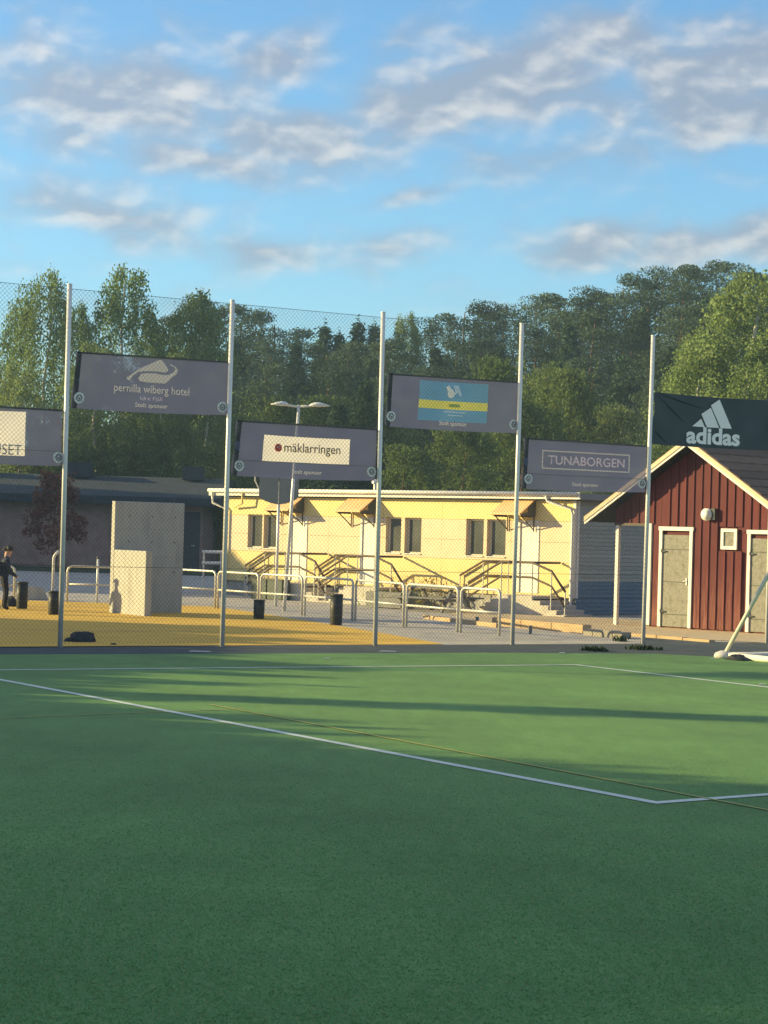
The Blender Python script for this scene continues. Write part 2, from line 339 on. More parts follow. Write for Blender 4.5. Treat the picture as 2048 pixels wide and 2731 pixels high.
m_ppale = cloth_mat('print_pale_blue', (.78, .86, .95), .6, 0, .01); m_pgrn = mat('print_green', (.62, .66, .22), .8)
L_turf = leaf_mat('turf_blade', (.165, .360, .170), .35, .16, 0, 0)
L_pine = leaf_mat('pine_needles', (.080, .120, .080), .2, .4, .25, .02)
L_spr = leaf_mat('spruce_needles', (.070, .118, .074), .18, .4, .2, .02)
L_birch = leaf_mat('birch_leaves', (.185, .250, .105), .38, .4, .2, .02)
L_broad = leaf_mat('broad_leaves', (.160, .212, .088), .38, .4, .25, .025)
L_red = leaf_mat('red_leaves', (.21, .075, .07), .3, .4, .1, .01)
L_dark = leaf_mat('hedge_leaves', (.03, .05, .022), .05, .3, .1, .02)

# ------------------------------------------------------------------ the ground
def sheet(name, pts, z, m, kind='structure', label=None):
    mb = MB(); mb.add([(p[0], p[1], z) for p in pts], [tuple(range(len(pts)))])
    return tag(mb.obj(name, m), label, None, None, kind)
U = Vector((.842, .5395, 0)).normalized(); Wd = Vector((.5395, -.842, 0)).normalized()     # along the pitch fence, and across it towards the pitch
P0 = Vector((-4.890, 32.671, 0)); FENCE_RZ = math.atan2(U.y, U.x)
def fl(a, w=0.0): return P0 + U * a + Wd * w
# asphalt sheet to the horizon
mb = MB(); mb.add([(-400, -110, 0), (400, -110, 0), (400, 500, 0), (-400, 500, 0)], [(0, 1, 2, 3)])
tag(mb.obj('asphalt_ground', m_asph), None, None, None, 'structure')
e0, e1, e2, e3 = G(0, 1747), G(1300, 1742), G(1752, 1745), G(2048, 1760)
far_l = e0 + (e0 - e1) * 4; far_r = e3 + (e2 - e1).normalized() * 40
sheet('turf_pitch', [far_l, far_l + Wd * 90, far_r + Wd * 90, far_r, e3, e2, e1, e0], .008, m_turf)
# dark asphalt strip between the fence and the turf
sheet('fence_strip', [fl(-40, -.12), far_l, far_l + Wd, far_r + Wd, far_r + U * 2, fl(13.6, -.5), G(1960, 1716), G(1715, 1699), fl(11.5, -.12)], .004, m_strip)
sheet('yellow_court', [(-30, 52.8), (-9.3, 52.2), (-4.0, 51.4), (-2.75, 48.2), (-1.3, 44.2), (0.1, 40.1), fl(7.3, -.3), fl(-30, -.3)], .006, m_court)
sheet('gravel_yard', [(1.6, 50.6), (2.5, 45.4), (4.2, 42.5), (6.6, 41.0), (9.6, 39.2), (14, 43.5), (7.5, 48.2), (5.0, 51.4), (3.6, 52.9), (2.0, 54.3)], .008, m_sand)
RNG = np.random.default_rng(4)
nb_ = 300000; yy = 7.2 + 15.0 * (1 - np.sqrt(1 - RNG.uniform(0, 1, nb_))); xx = RNG.uniform(-1, 1, nb_) * (.6 + yy * .2)
LA0, LA1, LB1 = (np.array(G(*p)[:2]) for p in ((0, 1815), (1750, 2145), (2048, 2123)))
def off_line(o_, d_, w_):
    d_ = d_ / np.linalg.norm(d_); rx, ry = xx - o_[0], yy - o_[1]; t_ = rx * d_[0] + ry * d_[1]
    return (np.abs(rx * -d_[1] + ry * d_[0]) > w_) | (t_ > .06)
keep = off_line(LA1, LA1 - LA0, .055) & off_line(LA1, LA1 - LB1, .055); xx, yy = xx[keep], yy[keep]; nb_ = len(xx)
aa = RNG.uniform(0, 6.283, nb_); hh = RNG.uniform(.004, .012, nb_) * (1.15 - (yy - 7.2) / 18); ln_ = RNG.uniform(.6, 2.2, nb_) * hh; ww = .0035 + .00018 * yy
ca, sa = np.cos(aa), np.sin(aa); la = RNG.uniform(0, 6.283, nb_)
V_ = np.stack([np.stack([xx - ca * ww, yy - sa * ww, np.full(nb_, .006)], 1), np.stack([xx + ca * ww, yy + sa * ww, np.full(nb_, .006)], 1), np.stack([xx + np.cos(la) * ln_, yy + np.sin(la) * ln_, .006 + hh], 1)], 1).reshape(-1, 3)
to_ = bpy.data.objects.new('turf_blades', np_mesh('turf_blades', V_, np.arange(3 * nb_, dtype=np.int32).reshape(-1, 3), L_turf)); COL.objects.link(to_); tag(to_, 'short green artificial grass blades', None, None, 'stuff')
def line(name, a, b, w, m, z=.013):
    a, b = Vector(a), Vector(b); d = (b - a).normalized(); n = Vector((-d.y, d.x, 0)) * w / 2
    mb = MB(); k = max(2, int((b - a).length / .5)); vs = []; fs = []
    for i in range(k + 1):
        p = a + (b - a) * i / k
        vs += [(p + n * (1 + .06 * math.sin(i * 1.7)))[:2] + (z,), (p - n * (1 + .06 * math.sin(i * 2.3 + 1)))[:2] + (z,)]
    for i in range(k): fs.append((2 * i, 2 * i + 1, 2 * i + 3, 2 * i + 2))
    mb.add(vs, fs); return tag(mb.obj(name, m), None, None, None, 'structure')
A1 = G(1750, 2145); A0 = G(0, 1815); B1 = G(2048, 2123)
line('white_box_line', A0 + (A0 - A1) * 1.5, A1, .10, m_line, .0130); line('white_goal_area_line', A1 - (B1 - A1).normalized() * .05, A1 + (B1 - A1) * 9, .10, m_line, .0135)
C0 = G(1536, 1775); C1 = G(2048, 1835); D0 = G(0, 1789)
line('white_corner_line', C0, C0 + (C1 - C0) * 6, .10, m_line); line('white_touch_line', D0 + (D0 - C0) * 3, C0 + (C0 - D0).normalized() * .05, .10, m_line, .0135)
y0, y1 = G(560, 1882), G(2048, 2165)
line('yellow_marking_line', y0 + (y0 - y1) * .0, y1 + (y1 - y0), .038, m_yline, .0155)
g0, g1 = G(0, 1918), G(420, 1902)
line('yellow_faint_line', g0 + (g0 - g1) * 4, g1 + (g1 - g0) * .6, .036, m_yline, .0125)
# white line on the yellow court
q0, q1 = G(-60, 1633), G(560, 1648)
line('court_white_line', q0 + (q0 - q1) * .5, q1 + (q1 - q0) * .9, .07, mat('court_line', (.55, .42, .20), .9, .2, 20), .011)

# wooded hill
def hz(x, y):
    s = lambda t: max(0., min(1., t)) ** 2 * (3 - 2 * max(0., min(1., t)))
    return 3.5 * s((y - 98) / 60) + 4.5 * s((x + 5) / 35) * s((y - 92) / 60) + 5.0 * s((y - 150) / 40)
mb = MB(); xs = [-110 + 8 * i for i in range(32)]; ys = [84 + 6 * j for j in range(24)]
mb.add([(x, y, hz(x, y) + .02 + .25 * math.sin(x * .6 + y * .31) * (1 if y > 100 else 0)) for y in ys for x in xs], [(j * 32 + i, j * 32 + i + 1, (j + 1) * 32 + i + 1, (j + 1) * 32 + i) for j in range(23) for i in range(31)])
tag(mb.obj('wooded_hill', m_forest, smooth=True), None, None, None, 'structure')

# ------------------------------------------------------------------ trees
def quads(P, sx, sy, up=None, flat=0.0):
    """leaf-sized quads at points P; sx, sy half sizes; up: long axis (hanging) or None for any direction"""
    n = len(P); a = RNG.normal(size=(n, 3)); b = RNG.normal(size=(n, 3))
    if flat: a[:, 2] *= 1 - flat; b[:, 2] *= 1 - flat
    if up is not None: a = np.asarray(up)[None, :] + a * .25
    a /= np.linalg.norm(a, axis=1, keepdims=True); b -= a * (a * b).sum(1, keepdims=True); b /= np.linalg.norm(b, axis=1, keepdims=True)
    s = (RNG.uniform(.6, 1.3, size=(n, 1)))
    A = a * sx * s; B = b * sy * s
    V = np.stack([P - A, P - B * .9 - A * .1, P + A, P + B * .9 + A * .1], 1).reshape(-1, 3)
    return V, np.arange(4 * n, dtype=np.int32).reshape(-1, 4)
def ball(n, shell=.5):
    d = RNG.normal(size=(n, 3)); d /= np.linalg.norm(d, axis=1, keepdims=True)
    return d * (RNG.uniform(shell ** 3, 1, size=(n, 1)) ** (1 / 3))
def crown_pine(seed, h):
    global RNG; RNG = np.random.default_rng(seed); P = []
    lean = RNG.normal(size=2) * .02
    n = int(26 + RNG.integers(0, 8))
    for i in range(n):
        t = .30 + .68 * (i + RNG.uniform(0, 1)) / n
        r = (.5 + 1.75 * math.sin(min(1, (1.0 - t) * 2.2 + .12) * 1.45)) * RNG.uniform(.55, 1.1) * h / 14
        a = RNG.uniform(0, 6.28)
        c = np.array([math.cos(a) * r * .75, math.sin(a) * r * .75, t * h + RNG.uniform(-.2, .2)]); c[:2] += lean * h * t
        rr = np.array([1, 1, .42]) * (.55 + .75 * r) * RNG.uniform(.7, 1.15)
        P.append(c + ball(300, .3) * rr)
    P.append(np.array([lean[0] * h, lean[1] * h, h * .965]) + ball(200, .2) * np.array([.75, .75, .5]))
    P = np.concatenate(P)
    return quads(P, .108, .046)
def crown_spruce(seed, h):
    global RNG; RNG = np.random.default_rng(seed); P = []
    n = 60
    for i in range(n):
        t = .06 + .92 * (i / n) ** .9; r = (1 - t) ** .85 * h * .20 + .10
        k = max(3, int(7 * r)); ph = RNG.uniform(0, 6.28)
        for j in range(k):
            a = ph + 6.28 * j / k + RNG.uniform(-.3, .3); m = int(30 + 26 * r); q = RNG.uniform(.15, 1, size=(m, 1)) ** .6; l = r * RNG.uniform(.75, 1.15)
            P.append(np.hstack([math.cos(a) * l * q, math.sin(a) * l * q, t * h - .28 * l * q ** 1.5 + .0 * q]) + RNG.normal(size=(m, 3)) * np.array([.12, .12, .10]))
    P.append(np.hstack([RNG.normal(size=(24, 2)) * .05, RNG.uniform(.94, 1.02, size=(24, 1)) * h]))
    return quads(np.concatenate(P), .115, .05, flat=.3)
def crown_birch(seed, h, weep=1.0, wid=.19):
    global RNG; RNG = np.random.default_rng(seed); P = []
    for i in range(150):
        t = .14 + .84 * RNG.uniform(0, 1) ** .85
        rmax = wid * h * (math.sin(min(1, (1.02 - t) * 1.55) * math.pi / 2)) ** .8 * (.45 + .55 * min(1, t * 2.5))
        a = RNG.uniform(0, 6.28); r = rmax * math.sqrt(RNG.uniform(.08, 1)) * RNG.uniform(.8, 1.12)
        top = np.array([math.cos(a) * r, math.sin(a) * r, t * h]); l = RNG.uniform(.5, 1.9) * weep * h / 14
        m = int(80 + 48 * l); q = RNG.uniform(0, 1, size=(m, 1))
        drift = np.array([math.cos(a), math.sin(a), 0]) * .22 * l
        P.append(top - q * np.array([0, 0, 1]) * l + drift * np.sqrt(q) + RNG.normal(size=(m, 3)) * np.array([.15, .15, .13]))
    return quads(np.concatenate(P), .062, .043, up=(0, 0, 1))
def crown_broad(seed, h, wid=.36):
    global RNG; RNG = np.random.default_rng(seed); P = []
    for i in range(46):
        t = .16 + .82 * RNG.uniform(0, 1) ** .9
        rmax = wid * h * (math.sin(min(1, (1.04 - t) * 1.5) * math.pi / 2)) ** .7 * (.6 + .4 * min(1, t * 2.2))
        a = RNG.uniform(0, 6.28); r = rmax * math.sqrt(RNG.uniform(.1, 1))
        c = np.array([math.cos(a) * r, math.sin(a) * r, t * h]); rr = RNG.uniform(.065, .13) * h
        P.append(c + ball(340, .55) * rr * np.array([1, 1, .8]))
    for i in range(14):   # loose shoots on top
        a = RNG.uniform(0, 6.28); r = wid * h * RNG.uniform(0, .7); m = 44; q = RNG.uniform(0, 1, size=(m, 1))
        P.append(np.array([math.cos(a) * r, math.sin(a) * r, h * .88]) + q * np.array([math.cos(a) * .08 * h, math.sin(a) * .08 * h, .14 * h]) + RNG.normal(size=(m, 3)) * .05)
    return quads(np.concatenate(P), .063, .045)
def trunk(h, r, m, limbs=5, bend=.02, top=.9):
    mb = MB(); pts = [(bend * h * math.sin(k * 1.1), bend * h * math.cos(k * 1.7) - bend * h, h * top * k / 6 - .1) for k in range(7)]
    mb.tube(pts, [r * (1 - .13 * k) for k in range(7)], 7)
    for i in range(limbs):
        k = 2 + i % 4; a = i * 2.4; p = Vector(pts[k]); l = h * .15 * (1.1 - k / 8)
        mb.tube([p, p + Vector((math.cos(a) * l * .5, math.sin(a) * l * .5, l * .28)), p + Vector((math.cos(a) * l, math.sin(a) * l, l * .4))], [r * .35, r * .2, r * .08], 5)
    return mb.mesh('trunk', m, True)
KIND = {}
def proto(key, crown, leafm, h, tr):
    V, Q = crown
    if key == 'redtree': V = V.reshape(-1, 4, 3)[::3].reshape(-1, 3); Q = Q[:len(V) // 4]      # a thin, see-through crown
    KIND[key] = (np_mesh('crown', V, Q, leafm), tr, h)
for s in range(4): proto(f'pine{s}', crown_pine(100 + s, 14), L_pine, 14, trunk(14, .17, m_bark_p, 6, .012, .93))
for s in range(2): proto(f'spruce{s}', crown_spruce(200 + s, 12), L_spr, 12, trunk(12, .14, m_bark_p, 0, .003, .96))
for s in range(2): proto(f'birch{s}', crown_birch(300 + s, 14), L_birch, 14, trunk(14, .13, m_bark_b, 6, .012, .93))
proto('weeping', crown_birch(310, 14, 2.0, .23), L_birch, 14, trunk(14, .15, m_bark_b, 6, .012, .9))
for s in range(3): proto(f'broad{s}', crown_broad(400 + s, 7), L_broad, 7, trunk(7, .11, m_bark_p, 6, .015, .85))
proto('redtree', crown_broad(420, 4, .30), L_red, 4, trunk(4, .06, m_bark_p, 4, .02, .8))
def tree(name, key, loc, height, label, cat='tree', group=None, wide=1.0, rz=None):
    cm, tm, h0 = KIND[key]; r = thing(name, label, cat, loc, random.uniform(0, 6.28) if rz is None else rz, group)
    s = height / h0; r.scale = (s * wide, s * wide, s)
    for nm, me in (('trunk', tm), ('crown', cm)):
        c = bpy.data.objects.new(nm, me); COL.objects.link(c); c.parent = r
    return r
def tree_to(name, key, px, py, Y, label, group=None, wide=1.0, cat='tree'):
    top = at(px, py, Y); g = hz(top.x, Y); return tree(name, key, (top.x, Y, g - .05), top.z - g, label, cat, group, wide)
ORD = ['leftmost', 'second', 'third', 'fourth', 'fifth', 'sixth', 'seventh', 'eighth', 'ninth', 'tenth']
BAYS = [(-999, 172, 'left of the leftmost whole fence pole'), (172, 606, 'between the first and second fence poles'), (606, 1010, 'between the second and third fence poles'), (1010, 1378, 'between the third and fourth fence poles'), (1378, 1728, 'between the fourth and fifth fence poles'), (1728, 2999, 'right of the fifth fence pole')]
ROWS = []
def name_row(row, what):
    for lo_, hi_, txt in BAYS:
        mem = sorted((t for t in row if lo_ <= t[1] < hi_), key=lambda t: t[1])
        for i, (o, px) in enumerate(mem):
            o['label'] = what.format('only' if len(mem) == 1 else ORD[i] if i < len(mem) - 1 or i < 2 else 'rightmost') + ' ' + txt
gsky = 'pines along the skyline of the wooded hill'; lsky = 'dark pine tree on the crest of the wooded hill against the sky'
skyl = [(560, 800), (640, 812), (725, 822), (800, 872), (1150, 850), (1195, 835), (1250, 795), (1300, 828), (1350, 808), (1425, 776), (1485, 782), (1540, 788), (1585, 762), (1630, 772), (1672, 728), (1722, 742), (1765, 708), (1815, 705), (1870, 712), (1920, 692), (1985, 705), (2040, 720), (2110, 735), (470, 838), (400, 850)]
for i, (px, py) in enumerate(skyl):
    ROWS.append((r_ := tree_to('pine_tree', f'pine{i % 4}', px, py, 148 + (i * 37 % 11), lsky, gsky, random.uniform(.95, 1.25)), px))
    if i == 0: sky0 = len(ROWS) - 1
name_row(ROWS[sky0:], '{} dark pine on the skyline')
for (px, py, k, lab) in [(868, 858, 'spruce0', 'slim pointed spruce on the skyline above and right of the lamp post'), (905, 880, 'spruce1', 'lower of two slim spruces on the skyline between the second and third fence poles'), (955, 848, 'spruce0', 'broad mid green spruce on the skyline just left of the third fence pole'), (1085, 820, 'birch1', 'pale feathery birch top rising from the skyline right of the third fence pole'), (1000, 856, 'spruce1', 'dark spruce touching the third fence pole at the skyline')]:
    tree_to('spruce_tree' if k[0] == 's' else 'birch_tree', k, px, py, 142, lab, None, 1.1 if k[0] == 's' else .8)
gmid = 'conifers in the middle of the wooded slope'; lmid = 'dark conifer standing in the shaded middle of the wooded slope'
for i, px in enumerate(range(420, 2180, 62)):
    base = np.interp(px, [400, 650, 850, 1000, 1250, 1500, 1700, 1900, 2100], [900, 880, 920, 905, 890, 850, 810, 790, 800])
    ROWS.append((r_ := tree_to('pine_tree' if i % 3 else 'spruce_tree', f'pine{(i * 3 + 1) % 4}' if i % 3 else f'spruce{i % 2}', px + random.uniform(-22, 22), base + random.uniform(-15, 45), 132 + (i * 29 % 9), lmid, gmid, random.uniform(1.0, 1.35)), px))
    if i == 0: mid0 = len(ROWS) - 1
name_row(ROWS[mid0:], '{} dark conifer midway up the slope')
glow = 'trees on the lower edge of the wood'; llow = 'shadowy green tree at the lower edge of the wood behind the fence'
for i, px in enumerate(range(380, 2150, 70)):
    base = np.interp(px, [400, 650, 850, 1000, 1250, 1500, 1700, 2100], [960, 965, 985, 985, 985, 955, 930, 930])
    ROWS.append((r_ := tree_to('spruce_tree' if i % 2 else 'pine_tree', ('spruce0', 'pine2', 'spruce1', 'pine0')[i % 4], px + random.uniform(-25, 25), base + random.uniform(-20, 50), 118 + (i * 23 % 8), llow, glow, random.uniform(1.1, 1.45)), px))
    if i == 0: low0 = len(ROWS) - 1
name_row(ROWS[low0:], '{} shadowy conifer along the lower wood edge')
gbr = 'leafy trees at the foot of the wood'; lbr = 'low leafy green tree in front of the dark wood above the yellow house'
for i, px in enumerate(range(330, 2120, 112)):
    base = np.interp(px, [330, 620, 800, 1000, 1200, 1400, 2100], [1130, 1110, 1120, 1120, 1090, 1060, 1100])
    ROWS.append((r_ := tree_to('leafy_tree', f'broad{i % 3}', px + random.uniform(-25, 25), base + random.uniform(-70, 70), 104 + (i * 19 % 7), lbr, gbr, random.uniform(.7, .95)), px))
    if i == 0: foot0 = len(ROWS) - 1
name_row(ROWS[foot0:], '{} leafy tree below the dark wood')
# trees one can point to
tree_to('weeping_birch', 'weeping', 125, 700, 105, 'tall weeping birch behind the leftmost whole fence pole', None, 1.0)
tree_to('weeping_birch', 'weeping', -60, 930, 104, 'lower weeping birch cut by the edge of the photo, left of the leftmost pole', None, 1.0)
tree_to('birch_tree', 'birch0', 345, 688, 106, 'tallest birch, standing above the hotel banner', None, 1.12)
tree_to('birch_tree', 'birch1', 528, 757, 106, 'rounded full birch just left of the second fence pole', None, 1.2)
tree_to('birch_tree', 'birch1', 205, 790, 112, 'thin birch between the weeping birch and the tallest birch', None, .8)
tree_to('birch_tree', 'birch0', 60, 960, 100, 'short bushy birch low beside the weeping birch', None, 1.5)
tree_to('birch_tree', 'birch0', 265, 900, 101, 'lower leafy birch right behind the hotel banner', None, 1.5)
tree_to('birch_tree', 'birch1', 440, 930, 101, 'lower birch with dense crown right of the tallest birch', None, 1.6)
tree_to('birch_tree', 'birch0', 545, 985, 100, 'low yellowish birch beside the second fence pole', None, 1.5)
tree_to('birch_tree', 'birch1', 2010, 698, 88, 'large light green birch at the right edge behind the dark sports brand banner', None, 1.7)
tree_to('birch_tree', 'birch0', 1880, 880, 90, 'lower light green birch left of the large one at the right edge', None, 1.6)
tree_to('birch_tree', 'birch1', 2090, 860, 86, 'light green birch partly out of the photo at the right edge', None, 1.8)
tree_to('leafy_tree', 'broad0', 1490, 985, 92, 'sunlit yellow green tree between the fourth and fifth fence poles', None, .72)
tree_to('leafy_tree', 'broad1', 1400, 1060, 88, 'sunlit broad bush right of the fourth fence pole', None, .8)
tree_to('leafy_tree', 'broad2', 1330, 960, 96, 'yellow green tree peeping over the blue and yellow banner', None, .55)
tree_to('leafy_tree', 'broad0', 1240, 1135, 84, 'sunlit leafy tree right behind the roof of the yellow house', None, .85)
tree_to('leafy_tree', 'broad2', 1085, 1190, 82, 'green bush over the middle of the yellow house roof', None, .9)
tree_to('spruce_tree', 'spruce0', 975, 1005, 96, 'young sunlit spruce left of the third fence pole', None, 1.2)
tree_to('spruce_tree', 'spruce1', 905, 1060, 95, 'small yellow green conifer right of the double street lamp', None, 1.35)
tree_to('pine_tree', 'pine1', 1735, 1010, 100, 'pine with a bare reddish trunk left of the fifth fence pole', None, .9)
for i, (px, py, lab) in enumerate([(60, 1215, 'yellow green bush above the low dark building at the left edge'), (330, 1160, 'dark green bush over the roof of the dark building, under the hotel banner'), (440, 1130, 'green bush above the dark building near the second pole'), (545, 1190, 'yellowish bush between the dark building and the second pole'), (210, 1175, 'shaded bush over the dark building right of the leftmost pole')]):
    tree_to('leafy_bush', f'broad{i % 3}', px, py, 99, lab, None, .75, 'bush')
t_ = at(150, 1270, 84); tree('red_leaved_tree', 'redtree', (t_.x, 84, 0), t_.z + .1, 'small tree with dark red leaves left of the leftmost pole', 'tree', None, .95)

# shade belt west of the pitch: one dense hedge of trees, out of the photo, that keeps the low sun off the near turf
global_q = Vector((SY, -SX, 0)); sdir = Vector((SX, SY, 0))
RNG = np.random.default_rng(55)
def shade_h(q):
    tips = [(-6, 7), (3, 7), (15.4, 6), (16.8, 2.4), (18.8, -1.0), (20.5, -2.0), (20.9, -2.2), (20.95, -.6), (21.10, -.6), (21.2, -2.6), (22.2, -3.2), (22.95, -4.4), (23.0, 10), (23.5, 10), (23.55, -3.9), (24.5, -4.1), (25.2, -3.9), (25.25, -1.2), (25.4, -1.2), (25.55, -3.8), (26.5, -3.4), (27.0, -3.2), (27.05, -1.6), (27.2, -1.6), (27.35, -3.0), (28.2, -2.6), (29.2, -.5), (30.2, -3.0), (34, -3.4), (36, -1.4), (37, -3.5), (39, -1.5), (40.2, -3.5), (41.0, -14), (56.6, -14), (57.4, -2.5), (60, -1.0), (64, 3), (90, 4)]
    return float(np.interp(q, [t[0] for t in tips], [t[1] for t in tips]))
P = []
for q in np.arange(-6, 90, .12):
    m = 27 + max(0, q - 40) * .5
    base = global_q * float(q) + sdir * m
    tip = shade_h(q) + RNG.normal() * .45
    h = max(.0, (tip - base.x) * math.tan(SUN_EL) / -SX)
    if h < .6: continue
    n = int(26 + 34 * h)
    zz = RNG.uniform(0, 1, size=n) ** .9 * h
    pp = np.stack([base.x + RNG.normal(size=n) * .5, base.y + RNG.normal(size=n) * .12, zz], 1); P.append(pp)
V, Q = quads(np.concatenate(P), .19, .13)
o = bpy.data.objects.new('tree_belt', np_mesh('tree_belt', V, Q, L_dark)); COL.objects.link(o); tag(o, 'dense dark belt of trees west of the pitch', None, None, 'stuff')

# ------------------------------------------------------------------ fence
poles_px = [(160, 1728), (592, 1728), (1000, 1728), (1366, 1722), (1715, 1718), (2045, 1715)]
tops_px = [(186, 760), (620, 803), (1022, 835), (1392, 865), (1742, 897), (2066, 920)]
nF = Vector((-U.y, U.x, 0))
def fp(px, py, off=0.0):
    p = on_plane(px, py, P0 + nF * off, nF) - P0
    return p.dot(U), p.z
fence = thing('chain_link_fence', 'tall chain link fence on grey steel poles behind the green pitch', 'fence', P0, FENCE_RZ)
PA = [fp(*p)[0] for p in poles_px]; PT = [fp(*p) for p in tops_px]
for a, (ta, tz) in zip([-2.87 + PA[0]] + PA, [(PT[0][0] - 2.87, PT[0][1])] + PT):
    mb = MB(); mb.tube([(a, 0, 0), (a + (ta - a) * .5, 0, tz * .5), (ta, 0, tz)], .038, 14)
    pole = mb.obj('post', m_steel, fence, True)
    mb = MB(); mb.tube([(ta, 0, tz + .002), (ta, 0, tz + .02)], .041, 12); mb.obj('post_cap', m_steel, pole)
spans = list(zip([-2.87 + PA[0]] + PA, PA))[:5]
for k, (a0, a1) in enumerate(spans):
    top = 5.50; mb = MB(); pit = .05 * math.sqrt(2); r = .0019
    c = -top
    while c < (a1 - a0):
        for sg in (1, -1):
            # x = c + z (or mirrored), clipped to the bay
            z0 = max(0.06, -c); z1 = min(top, (a1 - a0) - c)
            if z1 > z0 + .02:
                xa, xb = c + z0, c + z1
                if sg < 0: xa, xb = (a1 - a0) - xa, (a1 - a0) - xb
                dx = 1 if sg > 0 else -1; y = .048 + (.002 if sg > 0 else -.002)
                n = Vector((.7071, 0, -.7071 * dx)) * r
                A = Vector((a0 + xa, y, z0)); B = Vector((a0 + xb, y, z1)); D = Vector((0, r * 1.6, 0))
                mb.add([A + n, A - n, A + D, B + n, B - n, B + D], [(0, 1, 4, 3), (1, 2, 5, 4), (2, 0, 3, 5)])
        c += pit
    o = mb.obj('wire_mesh', m_wire, fence); o['kind'] = 'stuff'
for zz in (1.25, 3.0, 5.5):
    MB().tube([(spans[0][0], .048, zz), (spans[-1][1], .048, zz)], .004, 5).obj('tension_wire', m_wire, fence)
# ------------------------------------------------------------------ banners
def text_part(name, body, x0, x1, z0, z1, y, m, parent, bold=0.0, keep=False):
    cu = bpy.data.curves.new(name, 'FONT'); cu.body = body; cu.extrude = 0.0; cu.offset = bold; cu.size = 1; cu.resolution_u = 3
    to = bpy.data.objects.new(name, cu); COL.objects.link(to); dg = bpy.context.evaluated_depsgraph_get(); dg.update()
    me = bpy.data.meshes.new_from_object(to.evaluated_get(dg)); bpy.data.objects.remove(to); bpy.data.curves.remove(cu)
    co = np.array([v.co[:] for v in me.vertices]); lo, hi = co.min(0), co.max(0)
    sx = (x1 - x0) / (hi[0] - lo[0]); sz = (z1 - z0) / (hi[1] - lo[1])
    for v in me.vertices:
        v.co = (x0 + (v.co.x - lo[0]) * sx, y, z0 + (v.co.y - lo[1]) * sz)
    me.materials.clear(); me.materials.append(m); me.update()
    o = bpy.data.objects.new(name, me); COL.objects.link(o); o.parent = parent; return o
BO = .075
class Banner:
    def __init__(s, label, TL, TR, BL, BR, m, wr=.007, hem=True, panels=()):
        s.m = m; c = [fp(*p, BO) for p in (BL, BR, TR, TL)]
        s.a0, s.z0 = c[0]; org = P0 + U * s.a0 + nF * BO; org.z = s.z0
        s.root = thing('sponsor_banner', label, 'banner', org, FENCE_RZ, 'sponsor banners on the fence')
        q = [(a - s.a0, z - s.z0) for a, z in c]; vs = []; fs = []
        def uv(p):
            x, z = s.xz(*p); u = x / (q[1][0] - q[0][0]); b0 = q[0][1] + (q[1][1] - q[0][1]) * u; t0 = q[3][1] + (q[2][1] - q[3][1]) * u
            return min(1, max(0, u)), (z - b0) / (t0 - b0)
        us = {round(i / 36, 4) for i in range(37)}; vv = {round(j / 12, 4) for j in range(13)}; rects = []
        for nm, pm, tl, br in panels:
            (ua, vb), (ub, va) = uv(tl), uv(br); rects.append((nm, pm, ua, ub, va, vb))
            us = {u for u in us if min(abs(u - ua), abs(u - ub)) > .008} | {ua, ub}; vv = {v for v in vv if min(abs(v - va), abs(v - vb)) > .02} | {va, vb}
        us, vv = sorted(us), sorted(vv); nx, nz = len(us) - 1, len(vv) - 1
        for j in range(nz + 1):
            for i in range(nx + 1):
                u, v = us[i], vv[j]
                x = (1 - v) * ((1 - u) * q[0][0] + u * q[1][0]) + v * ((1 - u) * q[3][0] + u * q[2][0])
                z = (1 - v) * ((1 - u) * q[0][1] + u * q[1][1]) + v * ((1 - u) * q[3][1] + u * q[2][1])
                z += (.022 * math.sin(math.pi * u) * (-1)) * (1 if j in (0, nz) else .9)
                y = wr * (math.sin(9 * u + 4 * v) + .6 * math.sin(21 * u - 9 * v + s.a0)) + wr * 4 * math.exp(-((u - .03) * 9) ** 2) * math.sin(14 * (u + .6 * v)) + .012
                vs.append((x, y, z))
        for j in range(nz):
            for i in range(nx):
                a = j * (nx + 1) + i; um, vm = (us[i] + us[i + 1]) / 2, (vv[j] + vv[j + 1]) / 2; k = 0
                for n_, (nm, pm, ua, ub, va, vb) in enumerate(rects):
                    if ua < um < ub and va < vm < vb: k = n_ + 1
                fs.append((k, (a, a + 1, a + nx + 2, a + nx + 1)))
        for k, (nm, pm) in enumerate([('cloth', m)] + [t[:2] for t in rects]):
            b = MB(); used = sorted({i for kk, f in fs if kk == k for i in f}); new = {o_: n_ for n_, o_ in enumerate(used)}
            b.add([vs[i] for i in used], [tuple(new[i] for i in f) for kk, f in fs if kk == k]); b.obj(nm, pm, s.root, True)
        if hem:
            hb = MB(); hb.add([(q[0][0], -.006, q[0][1]), (q[0][0] + .085, -.006, q[0][1]), (q[3][0] + .085, -.006, q[3][1]), (q[3][0], -.006, q[3][1])], [(0, 1, 2, 3)]); hb.obj('hem', m_ban_d, s.root)
            hb = MB(); hb.add([(q[3][0], -.007, q[3][1] - .03), (q[2][0], -.007, q[2][1] - .03), (q[2][0], -.007, q[2][1]), (q[3][0], -.007, q[3][1])], [(0, 1, 2, 3)]); hb.obj('hem', m_ban_d, s.root)
    def xz(s, px, py): a, z = fp(px, py, BO); return a - s.a0, z - s.z0
    def poly(s, name, pts, m, y=-.012):
        o = MB().prism([s.xz(*p) for p in pts], 'y', y, y + .003).obj(name, m, s.root); return o
    def text(s, body, tl, br, m, bold=0.0, y=-.018, name='lettering'):
        x0, z1 = s.xz(*tl); x1, z0 = s.xz(*br); zm = (z0 + z1) / 2
        h = abs(s.xz((tl[0] + br[0]) / 2, tl[1])[1] - s.xz((tl[0] + br[0]) / 2, br[1])[1])
        return text_part(name, body, x0, x1, zm - h / 2, zm + h / 2, y, m, s.root, bold)
